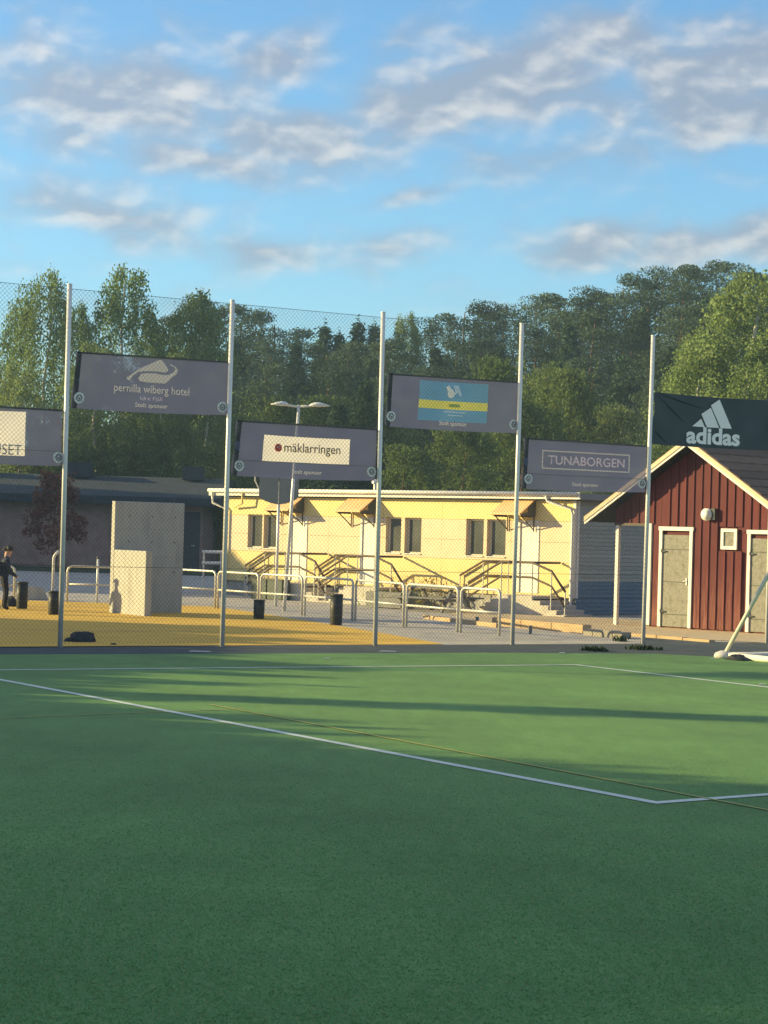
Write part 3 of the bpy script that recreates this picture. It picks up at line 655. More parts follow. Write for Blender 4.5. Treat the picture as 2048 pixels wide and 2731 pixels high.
    def badge(s, px, py, r=.088):
        x, z = s.xz(px, py)
        b = MB().disc_y(x, z, r, -.014).obj('club_badge', m_pw3, s.root)
        MB().disc_y(x, z, r * .60, -.017).obj('badge_field', m_badge, b)
        MB().prism([(x - r * .22, z - r * .34), (x + r * .24, z - r * .34), (x + r * .32, z + .05 * r), (x, z + r * .42), (x - r * .30, z + .05 * r)], 'y', -.021, -.018).obj('badge_emblem', m_pw3, b)
        MB().disc_y(x, z - r * .08, r * .17, -.025, n=12).obj('badge_centre', m_badge_r, b)
    def sponsor(s, tl, br): s.text('Stolt sponsor', tl, br, m_pw2, .012, name='sponsor_lettering')
# leftmost, cut by the frame
b = Banner('grey sponsor banner with a white panel, cut off by the left edge of the photo', (-262, 1068), (166, 1092), (-266, 1221), (163, 1243), m_ban, panels=[('white_panel', m_pw, (-168, 1083), (67, 1214))])
b.text('HUSET', (-45, 1184), (56, 1212), m_pgrey); b.badge(155, 1220)
# hotel
b = Banner('grey banner with a white mountain emblem and pernilla wiberg hotel lettering', (205, 937), (616, 964), (190, 1088), (608, 1107), m_ban)
ox, oy, sc = 280, 940, .1567
up = [(360, 430), (420, 390), (560, 290), (660, 240), (760, 200), (900, 135), (960, 130), (1010, 190), (1060, 270), (1070, 320), (1000, 345), (880, 325), (700, 320), (560, 335), (470, 390), (440, 430), (420, 480), (370, 460)]
lo = [(560, 440), (610, 365), (700, 352), (860, 358), (960, 382), (1060, 387), (1150, 352), (1190, 300), (1180, 255), (1090, 215), (1120, 203), (1200, 250), (1235, 310), (1210, 370), (1130, 430), (1060, 500), (1010, 530), (700, 510), (580, 485)]
b.poly('emblem', [(ox + x * sc, oy + y * sc) for x, y in up], m_pw2); b.poly('emblem', [(ox + x * sc, oy + y * sc) for x, y in lo], m_pw2)
b.text('pernilla wiberg hotel', (303, 1028), (503, 1056), m_pw2, .0); b.text('Idre Fjäll', (373, 1058), (431, 1072), m_plil, .0); b.sponsor((359, 1076), (445, 1091)); b.badge(210, 1061); b.badge(592, 1086)
# estate agent
b = Banner('grey banner with a white maklarringen panel and red disc, hanging over the yellow house', (633, 1120), (1005, 1143), (618, 1268), (1001, 1282), m_ban, panels=[('white_panel', m_pw, (699, 1157), (931, 1237))])
x, z = b.xz(741, 1194); d = MB().disc_y(x, z, .066, -.017).obj('red_disc', m_pred, b.root)
MB().prism([(x + .030 * math.cos(t), z + .030 * math.sin(t)) for t in np.linspace(-.6, 3.5, 12)] + [(x + .016 * math.cos(t), z + .016 * math.sin(t)) for t in np.linspace(3.5, -.6, 12)], 'y', -.022, -.020).obj('disc_mark', m_pw2, d)
b.text('mäklarringen', (757, 1184), (906, 1216), m_pdark, .008); b.sponsor((777, 1254), (856, 1268)); b.badge(637, 1242); b.badge(990, 1258)
# blue and yellow
b = Banner('grey banner with a blue panel crossed by a yellow stripe', (1036, 995), (1388, 1018), (1028, 1136), (1383, 1155), m_ban, panels=[('blue_panel', m_pblue, (1116, 1011), (1300, 1127)), ('yellow_stripe', m_pyel, (1116, 1062), (1300, 1095))])
f3 = lambda x, y: (1000 + x * .3014, 900 + y * .3014)
b.poly('emblem', [f3(628, 440), f3(640, 480), f3(640, 520), f3(662, 540), f3(690, 528), f3(704, 500), f3(690, 468), f3(668, 452), f3(655, 425)], m_pw2, -.016)
b.poly('emblem', [f3(700, 505), f3(712, 508), f3(728, 486), f3(745, 522), f3(768, 518), f3(735, 425), f3(690, 428), f3(706, 470)], m_ppale, -.0165)
b.poly('print_bar', [f3(650, 615), f3(745, 620), f3(745, 592), f3(650, 588)], m_pgrn, -.0195)
b.poly('print_bar', [f3(600, 662), f3(800, 676), f3(800, 664), f3(600, 650)], m_ppale, -.016)
b.poly('print_bar', [f3(640, 692), f3(770, 702), f3(770, 692), f3(640, 682)], m_ppale, -.016)
b.sponsor((1170, 1124), (1243, 1139)); b.badge(1042, 1110); b.badge(1369, 1132)
# tunaborgen
b = Banner('grey banner with TUNABORGEN in a pale frame, in front of the red shed roof', (1400, 1167), (1726, 1188), (1392, 1303), (1721, 1313), m_ban)
f4 = lambda x, y: (1350 + x * .4207, 850 + y * .4207)
x0, z1 = b.xz(*f4(226, 832)); x1, z0 = b.xz(*f4(778, 978)); t = .022
fr = MB(); fr.box(x0, x1, -.014, -.011, z0, z0 + t).box(x0, x1, -.014, -.011, z1 - t, z1).box(x0, x0 + t, -.014, -.011, z0 + t, z1 - t).box(x1 - t, x1, -.014, -.011, z0 + t, z1 - t); fr.obj('lettering_frame', m_pw2, b.root)
text_part('lettering', 'TUNABORGEN', x0 + .13, x1 - .12, z0 + .085, z1 - .085, -.016, m_plil, b.root, .012)
b.sponsor(f4(415, 1042), f4(580, 1070)); b.badge(*f4(138, 1015)); b.badge(*f4(858, 1045))
# sports brand
b = Banner('dark navy banner with three slanted bars and adidas lettering, at the right edge', (1750, 1046), (2072, 1068), (1733, 1183), (2068, 1201), m_navy, .011, False)
for pts in ([(1172, 682), (1228, 635), (1252, 688)], [(1230, 605), (1290, 565), (1342, 693), (1265, 689)], [(1290, 550), (1345, 513), (1422, 698), (1352, 694)]):
    b.poly('emblem_bar', [f4(*p) for p in pts], m_pw3, -.034)
b.text('adidas', f4(1135, 692), f4(1472, 800), m_pw3, .035, -.036)
for (a, c) in (((950, 470), (1130, 660)), ((960, 468), (1250, 570)), ((930, 700), (1010, 780))):
    p, q = b.xz(*f4(*a)), b.xz(*f4(*c)); MB().tube([(p[0], -.004, p[1]), ((p[0] + q[0]) / 2, -.014, (p[1] + q[1]) / 2 - .02), (q[0], -.004, q[1])], [.004, .014, .003], 6).obj('crease', m_navy, b.root, True)

# ------------------------------------------------------------------ evening haze
hv = bpy.data.materials.new('haze'); hv.use_nodes = True; ht = hv.node_tree; ht.nodes.clear()
ho = ht.nodes.new('ShaderNodeOutputMaterial'); hp_ = ht.nodes.new('ShaderNodeVolumePrincipled'); ht.links.new(hp_.outputs[0], ho.inputs['Volume'])
hp_.inputs['Color'].default_value = (.50, .74, 1.0, 1); hp_.inputs['Density'].default_value = HAZE; hp_.inputs['Anisotropy'].default_value = .2
tag(MB().box(-420, 420, -120, 520, -1.0, 42).obj('haze', hv), None, None, None, 'stuff')

# ------------------------------------------------------------------ yellow house
HC = Vector((4.691, 52.099, 0)); HR = -math.pi / 4
house = thing('yellow_house', 'long single storey yellow house with beige band and white eaves', 'house', HC, HR)
LH = 13.05; DH = 7.0
MB().box(-LH, 0, .16, DH, .42, 2.86).obj('wall', m_plinth, house)
MB().box(-LH + .02, -.02, .06, DH - .05, 0, .415).obj('plinth', m_plinth, house)
wins = [(-12.03, -11.51), (-11.36, -10.83), (-6.50, -6.02), (-5.80, -5.28), (-3.60, -3.08), (-2.88, -2.33)]
doors = [(-10.28, -9.62), (-7.47, -6.80), (-1.84, -1.20)]
open_ = [(a - .045, c + .045, 1.37, 2.31) for a, c in wins] + [(a - .03, c + .03, .50, 2.30) for a, c in doors]
def panel_cells(s0, s1, z0, z1):
    """cut openings out of one cladding panel"""
    xs_ = sorted({s0, s1} | {v for o in open_ for v in o[:2] if s0 < v < s1}); out_ = []
    for a, c in zip(xs_[:-1], xs_[1:]):
        mid = (a + c) / 2; zc = [z0, z1]; holes = [o for o in open_ if o[0] < mid < o[1] and o[2] < z1 and o[3] > z0]
        lo_ = z0
        for o in sorted(holes, key=lambda o: o[2]):
            if o[2] > lo_: out_.append((a, c, lo_, o[2]))
            lo_ = max(lo_, o[3])
        if lo_ < z1: out_.append((a, c, lo_, z1))
    return out_
colx = [-LH + .09, -10.6, -8.75, -6.65, -4.50, -2.1, -.09]
for z0, z1, mm in ((.42, 1.27, m_yellow), (1.277, 1.765, m_beige), (1.772, 2.285, m_beige), (2.292, 2.80, m_yellow)):
    for a, c in zip(colx[:-1], colx[1:]):
        for (x0, x1, q0_, q1_) in panel_cells(a + .004, c - .004, z0, z1): MB().box(x0, x1, -.0, .158, q0_, q1_).obj('cladding_panel', mm, house)
for x0, x1 in ((-LH, -LH + .085), (-.085, 0)): MB().box(x0, x1, -.02, .038, .42, 2.80).obj('corner_board', m_white, house)
for a, c in wins:
    w = MB()
    w.box(a - .04, c + .04, .095, .155, 2.265, 2.309).box(a - .04, c + .04, .095, .155, 1.371, 1.41).box(a - .04, a, .095, .155, 1.41, 2.265).box(c, c + .04, .095, .155, 1.41, 2.265)
    wo = w.obj('window', m_frame, house)
    MB().box(a, c, .125, .157, 1.41, 2.265).obj('pane', m_glass, wo)
    MB().box(a - .05, c + .05, -.035, .094, 1.345, 1.370).obj('sill', m_white, wo)
    MB().box(a + .001, a + .022, .10, .124, 1.412, 2.263).box(c - .022, c - .001, .10, .124, 1.412, 2.263).obj('sash', m_frame, wo)
for a, c in doors:
    do = MB().box(a + .05, c - .05, .012, .037, .50, 2.24).obj('door', m_white, house)
    MB().box(a - .03, a + .047, -.02, .037, .50, 2.30).box(c - .047, c + .03, -.02, .037, .50, 2.30).box(a + .047, c - .047, -.02, .037, 2.243, 2.30).obj('door_frame', m_white, do)
    MB().tube([(c - .12, -.03, 1.25), (c - .2, -.03, 1.25)], .012, 6).tube([(c - .12, .012, 1.25), (c - .12, -.03, 1.25)], .01, 6).obj('handle', m_steel, do)
roof = MB().prism([(-.20, 2.90), (-.20, 2.865), (DH + .3, 2.865), (DH + .3, 3.05), (3.2, 3.02)], 'x', -LH - .5, .28).obj('roof', m_dkgrey, house)
MB().box(-LH - .5, .28, -.232, -.205, 2.83, 3.0).obj('fascia', m_white, roof)
MB().box(  .283, .308, -.22, DH, 2.83, 2.98).obj('gable_fascia', m_board, roof)
gp = MB(); gp.tube([(-LH - .45, -.285, 2.975), (.2, -.285, 2.955)], .055, 10); gp.obj('gutter', m_white, roof, True)
def downspout(s, sgn):
    d = MB(); d.tube([(s - sgn * .75, -.285, 2.93), (s - sgn * .72, -.27, 2.78), (s - sgn * .1, -.09, 2.60), (s - sgn * .06, -.07, 2.45), (s - sgn * .06, -.07, .25), (s - sgn * .06, -.25, .12)], .036, 8); return d.obj('downspout', m_white, house, True)
downspout(0, 1); d2 = MB(); d2.tube([(-LH - .3, -.285, 2.92), (-LH - .28, -.26, 2.62), (-LH + .1, -.09, 2.45), (-LH + .1, -.08, .3)], .036, 8); d2.obj('downspout', m_white, house, True)
d3 = MB(); d3.tube([(-LH + 1.0, -.27, 2.9), (-LH + .98, -.24, 2.62), (-LH + .45, -.09, 2.50)], .03, 8); d3.obj('downspout', m_yellow, house, True)
# gable boards
z = .44
while z < 2.78:
    low = z < .82
    h = .098
    MB().prism([(.003, z), (.026, z), (.012, z + h - .004), (.003, z + h - .004)], 'y', .10, DH).obj('board', m_blueb if low else m_gableb, house).data.transform(Matrix.Translation((0, 0, 0)))
    z += h
z = .02
while z < .42:
    MB().prism([(-.015, z), (.010, z), (-.003, z + .094), (-.015, z + .094)], 'y', .06, DH - .05).obj('board', m_blueb, house); z += .098
MB().box(.004, .034, .04, .095, .42, 2.80).obj('corner_board', m_white, house)
# door canopies
for a, c in doors:
    l, r_ = a - .43, a + .56; pr = .60
    cn = MB().prism([(-.020, 2.86), (-pr, 2.47), (-pr, 2.435), (-.020, 2.825)], 'x', l, r_).obj('canopy', m_canopy, house)
    for x in (l + .012, r_ - .034):
        MB().prism([(-.021, 2.820), (-.30, 2.63), (-.30, 2.50), (-pr + .03, 2.445), (-pr + .03, 2.40), (-.021, 2.40)], 'x', x, x + .022).obj('canopy_cheek', m_cheek, cn)
    MB().box(l, r_, -pr - .03, -pr - .004, 2.42, 2.475).obj('canopy_fascia', m_canopy, cn)
    for x in (l + .06, r_ - .06):
        MB().tube([(x, -.03, 2.06), (x, -pr + .1, 2.39)], .016, 6).tube([(x, -.03, 2.02), (x, -.03, 2.39)], .016, 6).tube([(x, -.03, 2.385), (x, -pr + .06, 2.385)], .016, 6).obj('bracket', m_brown, cn)
# roof ventilators
for s in (-8.0,): MB().lathe([(.05, 0), (.05, .28), (.10, .30), (.10, .36), (.02, .42)], (s, 1.0, 2.93), 10).obj('roof_vent', m_steel, roof)

# entrance stairs
def make_stair(s0, label, flat_left=False):
    st = thing('entrance_stair', label, 'stairs', HC + Vector((math.cos(HR), math.sin(HR), 0)) * s0, HR, 'entrance stairs of the yellow house')
    yF, yB = -1.02, -.04; zl = .46
    MB().box(-1.55, -.42, yF, yB, zl - .07, zl).obj('landing', m_stair, st)
    prof = [(-2.30, 0), (-2.30, zl - .42), (-2.115, zl - .42), (-2.115, zl - .315), (-1.925, zl - .315), (-1.925, zl - .21), (-1.735, zl - .21), (-1.735, zl - .105), (-1.55, zl - .105), (-1.55, zl - .004),
            (-.42, zl - .004), (-.42, zl - .105), (-.155, zl - .105), (-.155, zl - .21), (.105, zl - .21), (.105, zl - .315), (.365, zl - .315), (.365, zl - .42), (.62, zl - .42), (.62, 0)]
    MB().prism([(x, z) for x, z in prof], 'y', yF - .07, yF - .003).obj('side_wall', m_stair, st)
    for k in range(4):
        zz = zl - .105 * (k + 1); x = -1.555 - .19 * k
        MB().box(x - .19, x, yF, yB, max(0, zz - .055), zz + .003 * k).box(x - .19, x - .17, yF + .02, yB - .02, 0, max(.01, zz - .055)).obj('step', m_stair, st)
        x = -.415 + .26 * k
        MB().box(x, x + .26, yF, yB, max(0, zz - .055), zz + .003 * k).box(x + .24, x + .26, yF + .02, yB - .02, 0, max(.01, zz - .055)).obj('step', m_stair, st)
    t1 = Vector((0, 0, .36)); r = .026
    r = .030
    front = [(-2.55, yF - .035, .72), (-1.45, yF - .035, 1.27), (-.45, yF - .035, 1.27), (.16, yF - .035, 1.08), (.60, yF - .035, .60)]
    back = [(-3.75, yB - .03, .86), (-2.95, yB - .03, 1.25), (-2.1, yB - .03, 1.25)]
    for pl_ in (front, back):
        MB().tube(pl_, r, 8).obj('handrail', m_brown, st, True)
        MB().tube([Vector(p) - t1 for p in pl_], r * .9, 8).obj('lower_rail', m_brown, st, True)
        for p in pl_:
            MB().tube([(p[0], p[1], 0), p], .016, 6).obj('baluster', m_rail, st)
    MB().tube([(-.45, yF - .035, 1.27), (-.45, yB, 1.27)], r, 8).obj('handrail', m_brown, st, True)
    return st
make_stair(0, 'brown railed entrance stair nearest the red shed, with sunlit side wall')
make_stair(-5.42, 'brown railed entrance stair at the middle door of the yellow house')
make_stair(-8.3, 'brown railed entrance stair at the far left door, behind the grey board on a pole')
sp_ = thing('storage_box', 'pair of dark green boxes under the far left stair landing', 'box', HC + Vector((math.cos(HR), math.sin(HR), 0)) * -9.6 + Vector((-.7071, -.7071, 0)) * 1.45, HR)
for x0 in (-.62, .02): bb_ = MB().box(x0, x0 + .6, 0, .30, 0, .52).obj('box_body', m_greenbox, sp_, bevel=.01); MB().box(x0 - .008, x0 + .608, -.012, .31, .523, .55).obj('lid', m_greenbox, bb_)
# small white guard rail beyond the house corner
gr = thing('guard_rail', 'small white guard rail at the far left corner of the yellow house', 'railing', at(590, 1478, 61.5).xy.to_3d(), 0)
for zz in (1.2, .88): MB().tube([(-.55, 0, zz), (.75, 0, zz + .02)], .045, 8).obj('rail', m_white, gr, True)
for x in (-.5, 0, .5): MB().tube([(x, 0, 0), (x, 0, 1.2)], .03, 6).obj('post', m_rail, gr)

# ------------------------------------------------------------------ red shed
RC = Vector((5.812, 46.599, 0))
shed = thing('red_shed', 'red board shed with steep gable, white trim and grey doors', 'shed', RC, HR)
AX, AZ, SL = 1.22, 3.985, .625; OVH = .4
under = lambda x: AZ - abs(x - AX) * SL
MB().prism([(.02, 0), (3.5, 0), (3.5, under(3.5) - .1), (AX, under(AX) - .06), (.02, under(.02) - .06)], 'y', .03, 4.5).obj('wall', m_red, shed)
MB().prism([(-.98, 2.26), (.015, 2.26), (.015, under(.015) - .06), (-.98, under(-.98) - .05)], 'y', .03, .09).obj('wall', m_red, shed)
sdoors = [(.29, 1.16, 0, 2.11), (2.60, 3.42, 0, 2.08)]; swin = (1.91, 2.32, 1.74, 2.18)
x = -.97; k = 0
while x < 3.45:
    wd = .212
    zb = 2.24 if x < -.08 else .03
    segs = [(zb, None)]
    mid = x + wd / 2
    for (a, c, z0, z1) in sdoors + [swin]:
        if a - .09 < mid < c + .09:
            segs = [(z1 + .03, None)] + ([(.03, z0 - .03)] if z0 > .1 else [])
    for (z0, z1) in segs:
        l, r_ = x + .004, x + wd - .004
        tl = (under(l) - .05 if z1 is None else z1); tr = (under(r_) - .05 if z1 is None else z1)
        MB().prism([(l, z0 + random.uniform(0, .02)), (r_, z0 + random.uniform(0, .02)), (r_, tr), (l, tl)], 'y', random.uniform(-.002, .004), .027).obj('plank', m_red, shed)
        b0 = x + wd; tb = (under(b0) - .05 if z1 is None else z1)
        if not any(a - .07 < b0 < c + .07 and z0 < z_1 - .1 and (z1 or 9) > z_0 + .1 for (a, c, z_0, z_1) in sdoors + [swin]):
            MB().prism([(b0 - .024, z0 + .01), (b0 + .024, z0 + .01), (b0 + .024, tb - .01), (b0 - .024, tb - .01)], 'y', -.024, -.003).obj('batten', m_red, shed)
    x += wd
MB().box(-.03, .055, -.03, .026, .05, 2.255).obj('corner_board', m_white, shed)
MB().box(-.98, -.06, -.03, .02, 2.20, 2.255).obj('beam', m_brown, shed)
for i, (a, c, z0, z1) in enumerate(sdoors):
    d = MB().box(a + .07, c - .07, -.004, .026, .04, z1 - .09).obj('door', m_door, shed)
    MB().box(a - .01, a + .068, -.036, -.005, .03, z1).box(c - .068, c + .01, -.036, -.005, .03, z1).box(a - .03, c + .03, -.040, -.005, z1 + .002, z1 + .085).obj('door_frame', m_white, d)
    MB().box(c - .15, c - .12, -.02, -.005, .95, 1.10).tube([(c - .135, -.03, 1.03), (c - .22, -.03, 1.03)], .010, 6).obj('handle', m_steel, d)
    for zz in (.35, 1.65): MB().box(a + .055, a + .17, -.045, -.037, zz, zz + .035).tube([(a + .069, -.048, zz - .02), (a + .069, -.048, zz + .055)], .009, 6).obj('hinge', m_dkgrey, d)
    for zz in (.3, 1.0, 1.7): MB().box(a + .075, c - .075, -.012, -.005, zz, zz + .012).obj('door_joint', m_dkgrey, d)
a, c, z0, z1 = swin
w = MB(); w.box(a, c, -.04, 0, z1 - .07, z1).box(a, c, -.04, 0, z0, z0 + .07).box(a, a + .07, -.04, 0, z0 + .07, z1 - .07).box(c - .07, c, -.04, 0, z0 + .07, z1 - .07); wo = w.obj('window', m_white, shed)
MB().box(a + .071, c - .071, -.016, -.003, z0 + .071, z1 - .071).obj('shutter', m_door, wo)
# roof: two slopes with tile courses, soffit, rake boards
XL, XR = -1.53, 4.0
def slope(xa, xb, name):
    za, zb_ = under(xa), under(xb)
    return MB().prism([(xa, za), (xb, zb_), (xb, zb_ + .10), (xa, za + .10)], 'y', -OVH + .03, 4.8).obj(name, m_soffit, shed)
for xa, xb in ((XL, AX), (AX, XR)):
    ro = slope(xa, xb, 'roof'); n_ = 10
    for i in range(n_):
        p, q = xa + (xb - xa) * i / n_, xa + (xb - xa) * (i + 1) / n_
        up_ = .105 + (.02 if (xa < AX) == (i >= 0) else .0)
        hi, lo_ = (q, p) if xa < AX - .01 else (p, q)
        MB().prism([(lo_, under(lo_) + .104), (hi, under(hi) + .104), (hi, under(hi) + .116), (lo_, under(lo_) + .138)], 'y', -OVH - .0, 4.82).obj('tile_course', m_tile, ro)
    MB().prism([(xa, under(xa) - .06), (xb, under(xb) - .06), (xb, under(xb) + .10), (xa, under(xa) + .10)], 'y', -OVH - .005, -OVH + .026).obj('rake_board', m_white, ro)
    MB().prism([(xa, under(xa) + .004), (xb, under(xb) + .004), (xb, under(xb) + .102), (xa, under(xa) + .102)], 'y', -OVH - .022, -OVH - .007).obj('rake_board', m_rake, ro)
MB().tube([(AX, -OVH, AZ + .15), (AX, 4.8, AZ + .15)], .06, 8).obj('ridge_tile', m_tile, ro)
# porch post
pp = G(1640, 1657); MB().box(-.94, -.86, -.02, .06, 0, 2.20).obj('porch_post', m_white, shed)
# round vent lamp on the gable
lv = MB(); lv.tube([(1.58, -.02, 2.47), (1.58, -.14, 2.47)], .13, 16); lo_ = lv.obj('wall_lamp', m_lampg, shed, True)
MB().tube([(1.58, -.142, 2.47), (1.58, -.165, 2.47)], .10, 16).obj('lamp_glass', m_white, lo_, True); MB().box(1.68, 1.78, -.10, -.025, 2.36, 2.60).obj('lamp_box', m_dkgrey, lo_)

# ------------------------------------------------------------------ street furniture
# double lamp post (leans a little)
lb = G(757, 1630); lt = at(797, 1080, lb.y)
lamp = thing('street_lamp', 'leaning grey street lamp with two flat white heads', 'street lamp', lb)
tx = lt.x - lb.x; MB().tube([(0, 0, 0), (tx * .5, 0, lt.z * .5), (tx, 0, lt.z)], [.046, .040, .034], 12).obj('pole', m_steel, lamp, True)
for sg, px in ((-1, 722), (1, 880)):
    e = at(px, 1083, lb.y); ex, ez = e.x - lb.x, e.z - .01
    MB().tube([(tx, 0, lt.z - .04), ((tx + ex) / 2, 0, lt.z - .01)], .026, 8).obj('arm', m_steel, lamp, True)
    xa = tx + (ex - tx) * .34
    hd = MB(); prof = [(0, .02), (.2, .075), (.45, .085), (.75, .05), (1, .012)]
    rings = []
    for t, hh in prof:
        x = xa + (ex - xa) * t; rings.append([(x, .11 * math.sin(math.pi * (.15 + .7 * t)) * math.cos(k * math.pi / 5), lt.z - .005 + hh * (math.sin(k * math.pi / 5) if k <= 5 else .35 * math.sin(k * math.pi / 5))) for k in range(10)])
    hd.add([v for rr in rings for v in rr], [(i * 10 + k, i * 10 + (k + 1) % 10, (i + 1) * 10 + (k + 1) % 10, (i + 1) * 10 + k) for i in range(4) for k in range(10)] + [tuple(range(9, -1, -1)), tuple(range(40, 50))])
    hd.obj('lamp_head', m_lampg, lamp, True)
# grey board on a pole
sb = G(735, 1617); sg_ = thing('sign_board', 'grey board with rounded lower corners on a slim pole under the red disc banner', 'board', sb)
MB().tube([(0, .06, 0), (0, .06, 3.1)], .038, 10).obj('pole', m_steel, sg_, True)
shape = [(-.49, 3.25), (-.49, 2.73), (-.455, 2.665), (-.34, 2.60), (-.18, 2.545), (-.012, 2.52)]
for sg in (1, -1):
    pts = [(x * sg, z) for x, z in shape] + [(-.012 * sg, 3.25)]
    MB().prism(pts if sg > 0 else pts[::-1], 'y', -.02, .01).obj('board_half', m_board, sg_)
MB().box(-.4, .4, .012, .02, 2.9, 2.95).obj('crossbar', m_steel, sg_)
MB().tube([(-.45, .05, 2.8), (-.60, .07, 3.1), (-.60, .07, 3.3)], .018, 6).obj('brace', m_rail, sg_)

# hoop barriers
hoops = [((-110, 1606), (37, 1612), 'hoop barrier beside the standing person at the left edge'), ((178, 1606), (322, 1610), 'hoop barrier half hidden by the concrete wall, on its left'),
         ((395, 1609), (573, 1622), 'hoop barrier between the concrete wall and the second fence pole'), ((580, 1623), (687, 1632), 'hoop barrier right of the second fence pole, behind the small dark bin'), ((694, 1633), (804, 1641), 'hoop barrier in front of the street lamp foot'),
         ((812, 1642), (939, 1655), 'hoop barrier behind the tall dark bin'), ((947, 1656), (1075, 1671), 'hoop barrier just right of the third fence pole'), ((1083, 1672), (1219, 1686), 'hoop barrier in front of the picnic table'), ((1228, 1687), (1368, 1700), 'hoop barrier crossing the fourth fence pole')]
for p, q, lab in hoops:
    a, c = G(*p), G(*q)
    if p == (1228, 1687): c = a + (c - a).normalized() * 1.25
    d = c - a; l = d.length; hb = thing('hoop_barrier', lab, 'barrier', a, math.atan2(d.y, d.x), 'hoop barriers along the yellow court')
    hh = .87; rr = .11; pts = [(0, 0, 0), (0, 0, hh - rr)] + [(rr - rr * math.cos(t), 0, hh - rr + rr * math.sin(t)) for t in (.5, 1.05)] + [(rr, 0, hh), (l - rr, 0, hh)] + [(l - rr + rr * math.sin(t), 0, hh - rr + rr * math.cos(t)) for t in (.5, 1.05)] + [(l, 0, hh - rr), (l, 0, 0)]
    MB().tube(pts, .027, 8).obj('hoop', m_hoop, hb, True)
    MB().tube([(.02, 0, .44), (l - .02, 0, .44)], .023, 8).obj('mid_rail', m_hoop, hb, True)

# concrete wall: tall slab with a low wing towards the pitch
cw0 = G(299, 1635); cw = thing('concrete_wall', 'concrete wall of one tall slab and a low sunlit wing', 'wall', cw0, FENCE_RZ)
MB().box(0, 1.68, -.001, .16, 0, 2.42).obj('tall_slab', m_conc, cw, bevel=.012)
MB().box(0.004, .16, -1.55, -.004, 0, 1.37).obj('low_wing', m_conc, cw, bevel=.012)

for k, zz in enumerate((.62, 1.22, 1.82)):
    MB().box(.02, 1.66, -.004, -.0012, zz, zz + .008).obj('cast_joint', m_plinth, cw)
for xx in (.35, .9, 1.45):
    for zz in (.9, 1.55, 2.1): MB().disc_y(xx, zz, .018, -.004, .0025, 10).obj('tie_hole', m_dkgrey, cw)
# black bins on the court
def bin_(px, py, w, h, lab):
    p = G(px, py); b = thing('waste_bin', lab, 'bin', p, .3, 'dark bins on the yellow court')
    r = w / 2
    MB().lathe([(r * .90, 0), (r * .96, .03), (r, h * .5), (r, h * .93)], n=18).obj('body', m_black, b, True)
    MB().lathe([(r * 1.05, h * .93), (r * 1.05, h * .985), (r * .9, h)], n=18).obj('rim', m_black, b, True)
    for k in range(2): MB().lathe([(r * 1.015, 0), (r * 1.015, .012)], (0, 0, h * (.3 + .35 * k)), 18).obj('band', m_dkgrey, b, True)
bin_(58, 1624, .25, .60, 'tall black bin nearest the person at the left edge'); bin_(143, 1640, .24, .50, 'black bin half hidden by the leftmost fence pole')
bin_(690, 1651, .235, .41, 'smallest black bin, right of the second fence pole'); bin_(896, 1667, .255, .63, 'black bin left of the third fence pole')

# slim posts
p = G(140, 1600); tp = thing('bent_post', 'pale post with a bent top behind the leftmost fence pole', 'post', p)
h = at(140, 1482, p.y).z; MB().tube([(0, 0, 0), (.0, 0, h - .05), (.03, 0, h + .02), (.12, 0, h + .12)], .036, 8).obj('tube', m_rail, tp, True); MB().tube([(0, 0, 0), (0, 0, .06)], .07, 10).obj('foot', m_rail, tp, True)
p = G(258, 1607); tp = thing('slim_post', 'thin grey post in front of the hoop barrier left of the concrete wall', 'post', p)
h = at(258, 1487, p.y).z; MB().tube([(0, 0, 0), (0, 0, h)], .028, 8).obj('tube', m_steel, tp, True); MB().lathe([(.034, 0), (.034, .05), (.012, .07)], (0, 0, h - .03), 8).obj('cap', m_dkgrey, tp, True)
p = G(45, 1612); tp = thing('grey_block', 'low grey stone wedge behind the tall black bin', 'block', G(95, 1600), .4)
MB().prism([(-.32, 0), (.30, 0), (.16, .30), (-.25, .36)], 'y', -.15, .15).obj('wedge', m_conc, tp, bevel=.02)

# dark building far left
B0 = at(300, 1518, 92); db = thing('dark_building', 'long low dark brick building with flat dark roof', 'building', (-12, 92, 0))
MB().box(-22, 4.2, .05, 11, 0, 2.86).obj('wall', m_brick, db)
for x0, x1 in ((-15, -11), (-10.9, -7), (-6.9, -3), (-2.9, .2), (.3, 2.9)): MB().box(x0 + .02, x1 - .02, 0, .046, .12, 2.8).obj('brick_panel', m_brick, db)
dr_ = MB().box(3.0, 4.1, -.02, .045, 0, 2.55).obj('door', m_dkgrey, db); MB().tube([(3.9, -.05, 1.1), (3.75, -.05, 1.1)], .02, 6).obj('handle', m_steel, dr_)
rf = MB().prism([(-.7, 2.86), (11.5, 2.86), (11.5, 4.1), (4.0, 4.1), (-.7, 3.12)], 'x', -22.5, 5.0).obj('roof', m_darkblue, db)
MB().box(-22.5, 5.0, -.76, -.705, 2.80, 3.14).obj('fascia', m_darkblue, rf)
for x, w, h in ((-2.2, 1.1, .55), (3.0, .9, .5), (-7, 1.5, .4)): MB().box(x, x + w, 3.0, 4.0, 4.0, 4.0 + h + .1).obj('roof_vent', m_darkblue, rf)
MB().box(2.1, 2.3, -.1, -.0, 2.55, 2.63).obj('wall_lamp', m_white, db)
for x in np.arange(-14, 4.5, 1.7): MB().box(x, x + .05, -.765, -.762, 2.83, 3.12).obj('fascia_joint', m_dkgrey, rf)

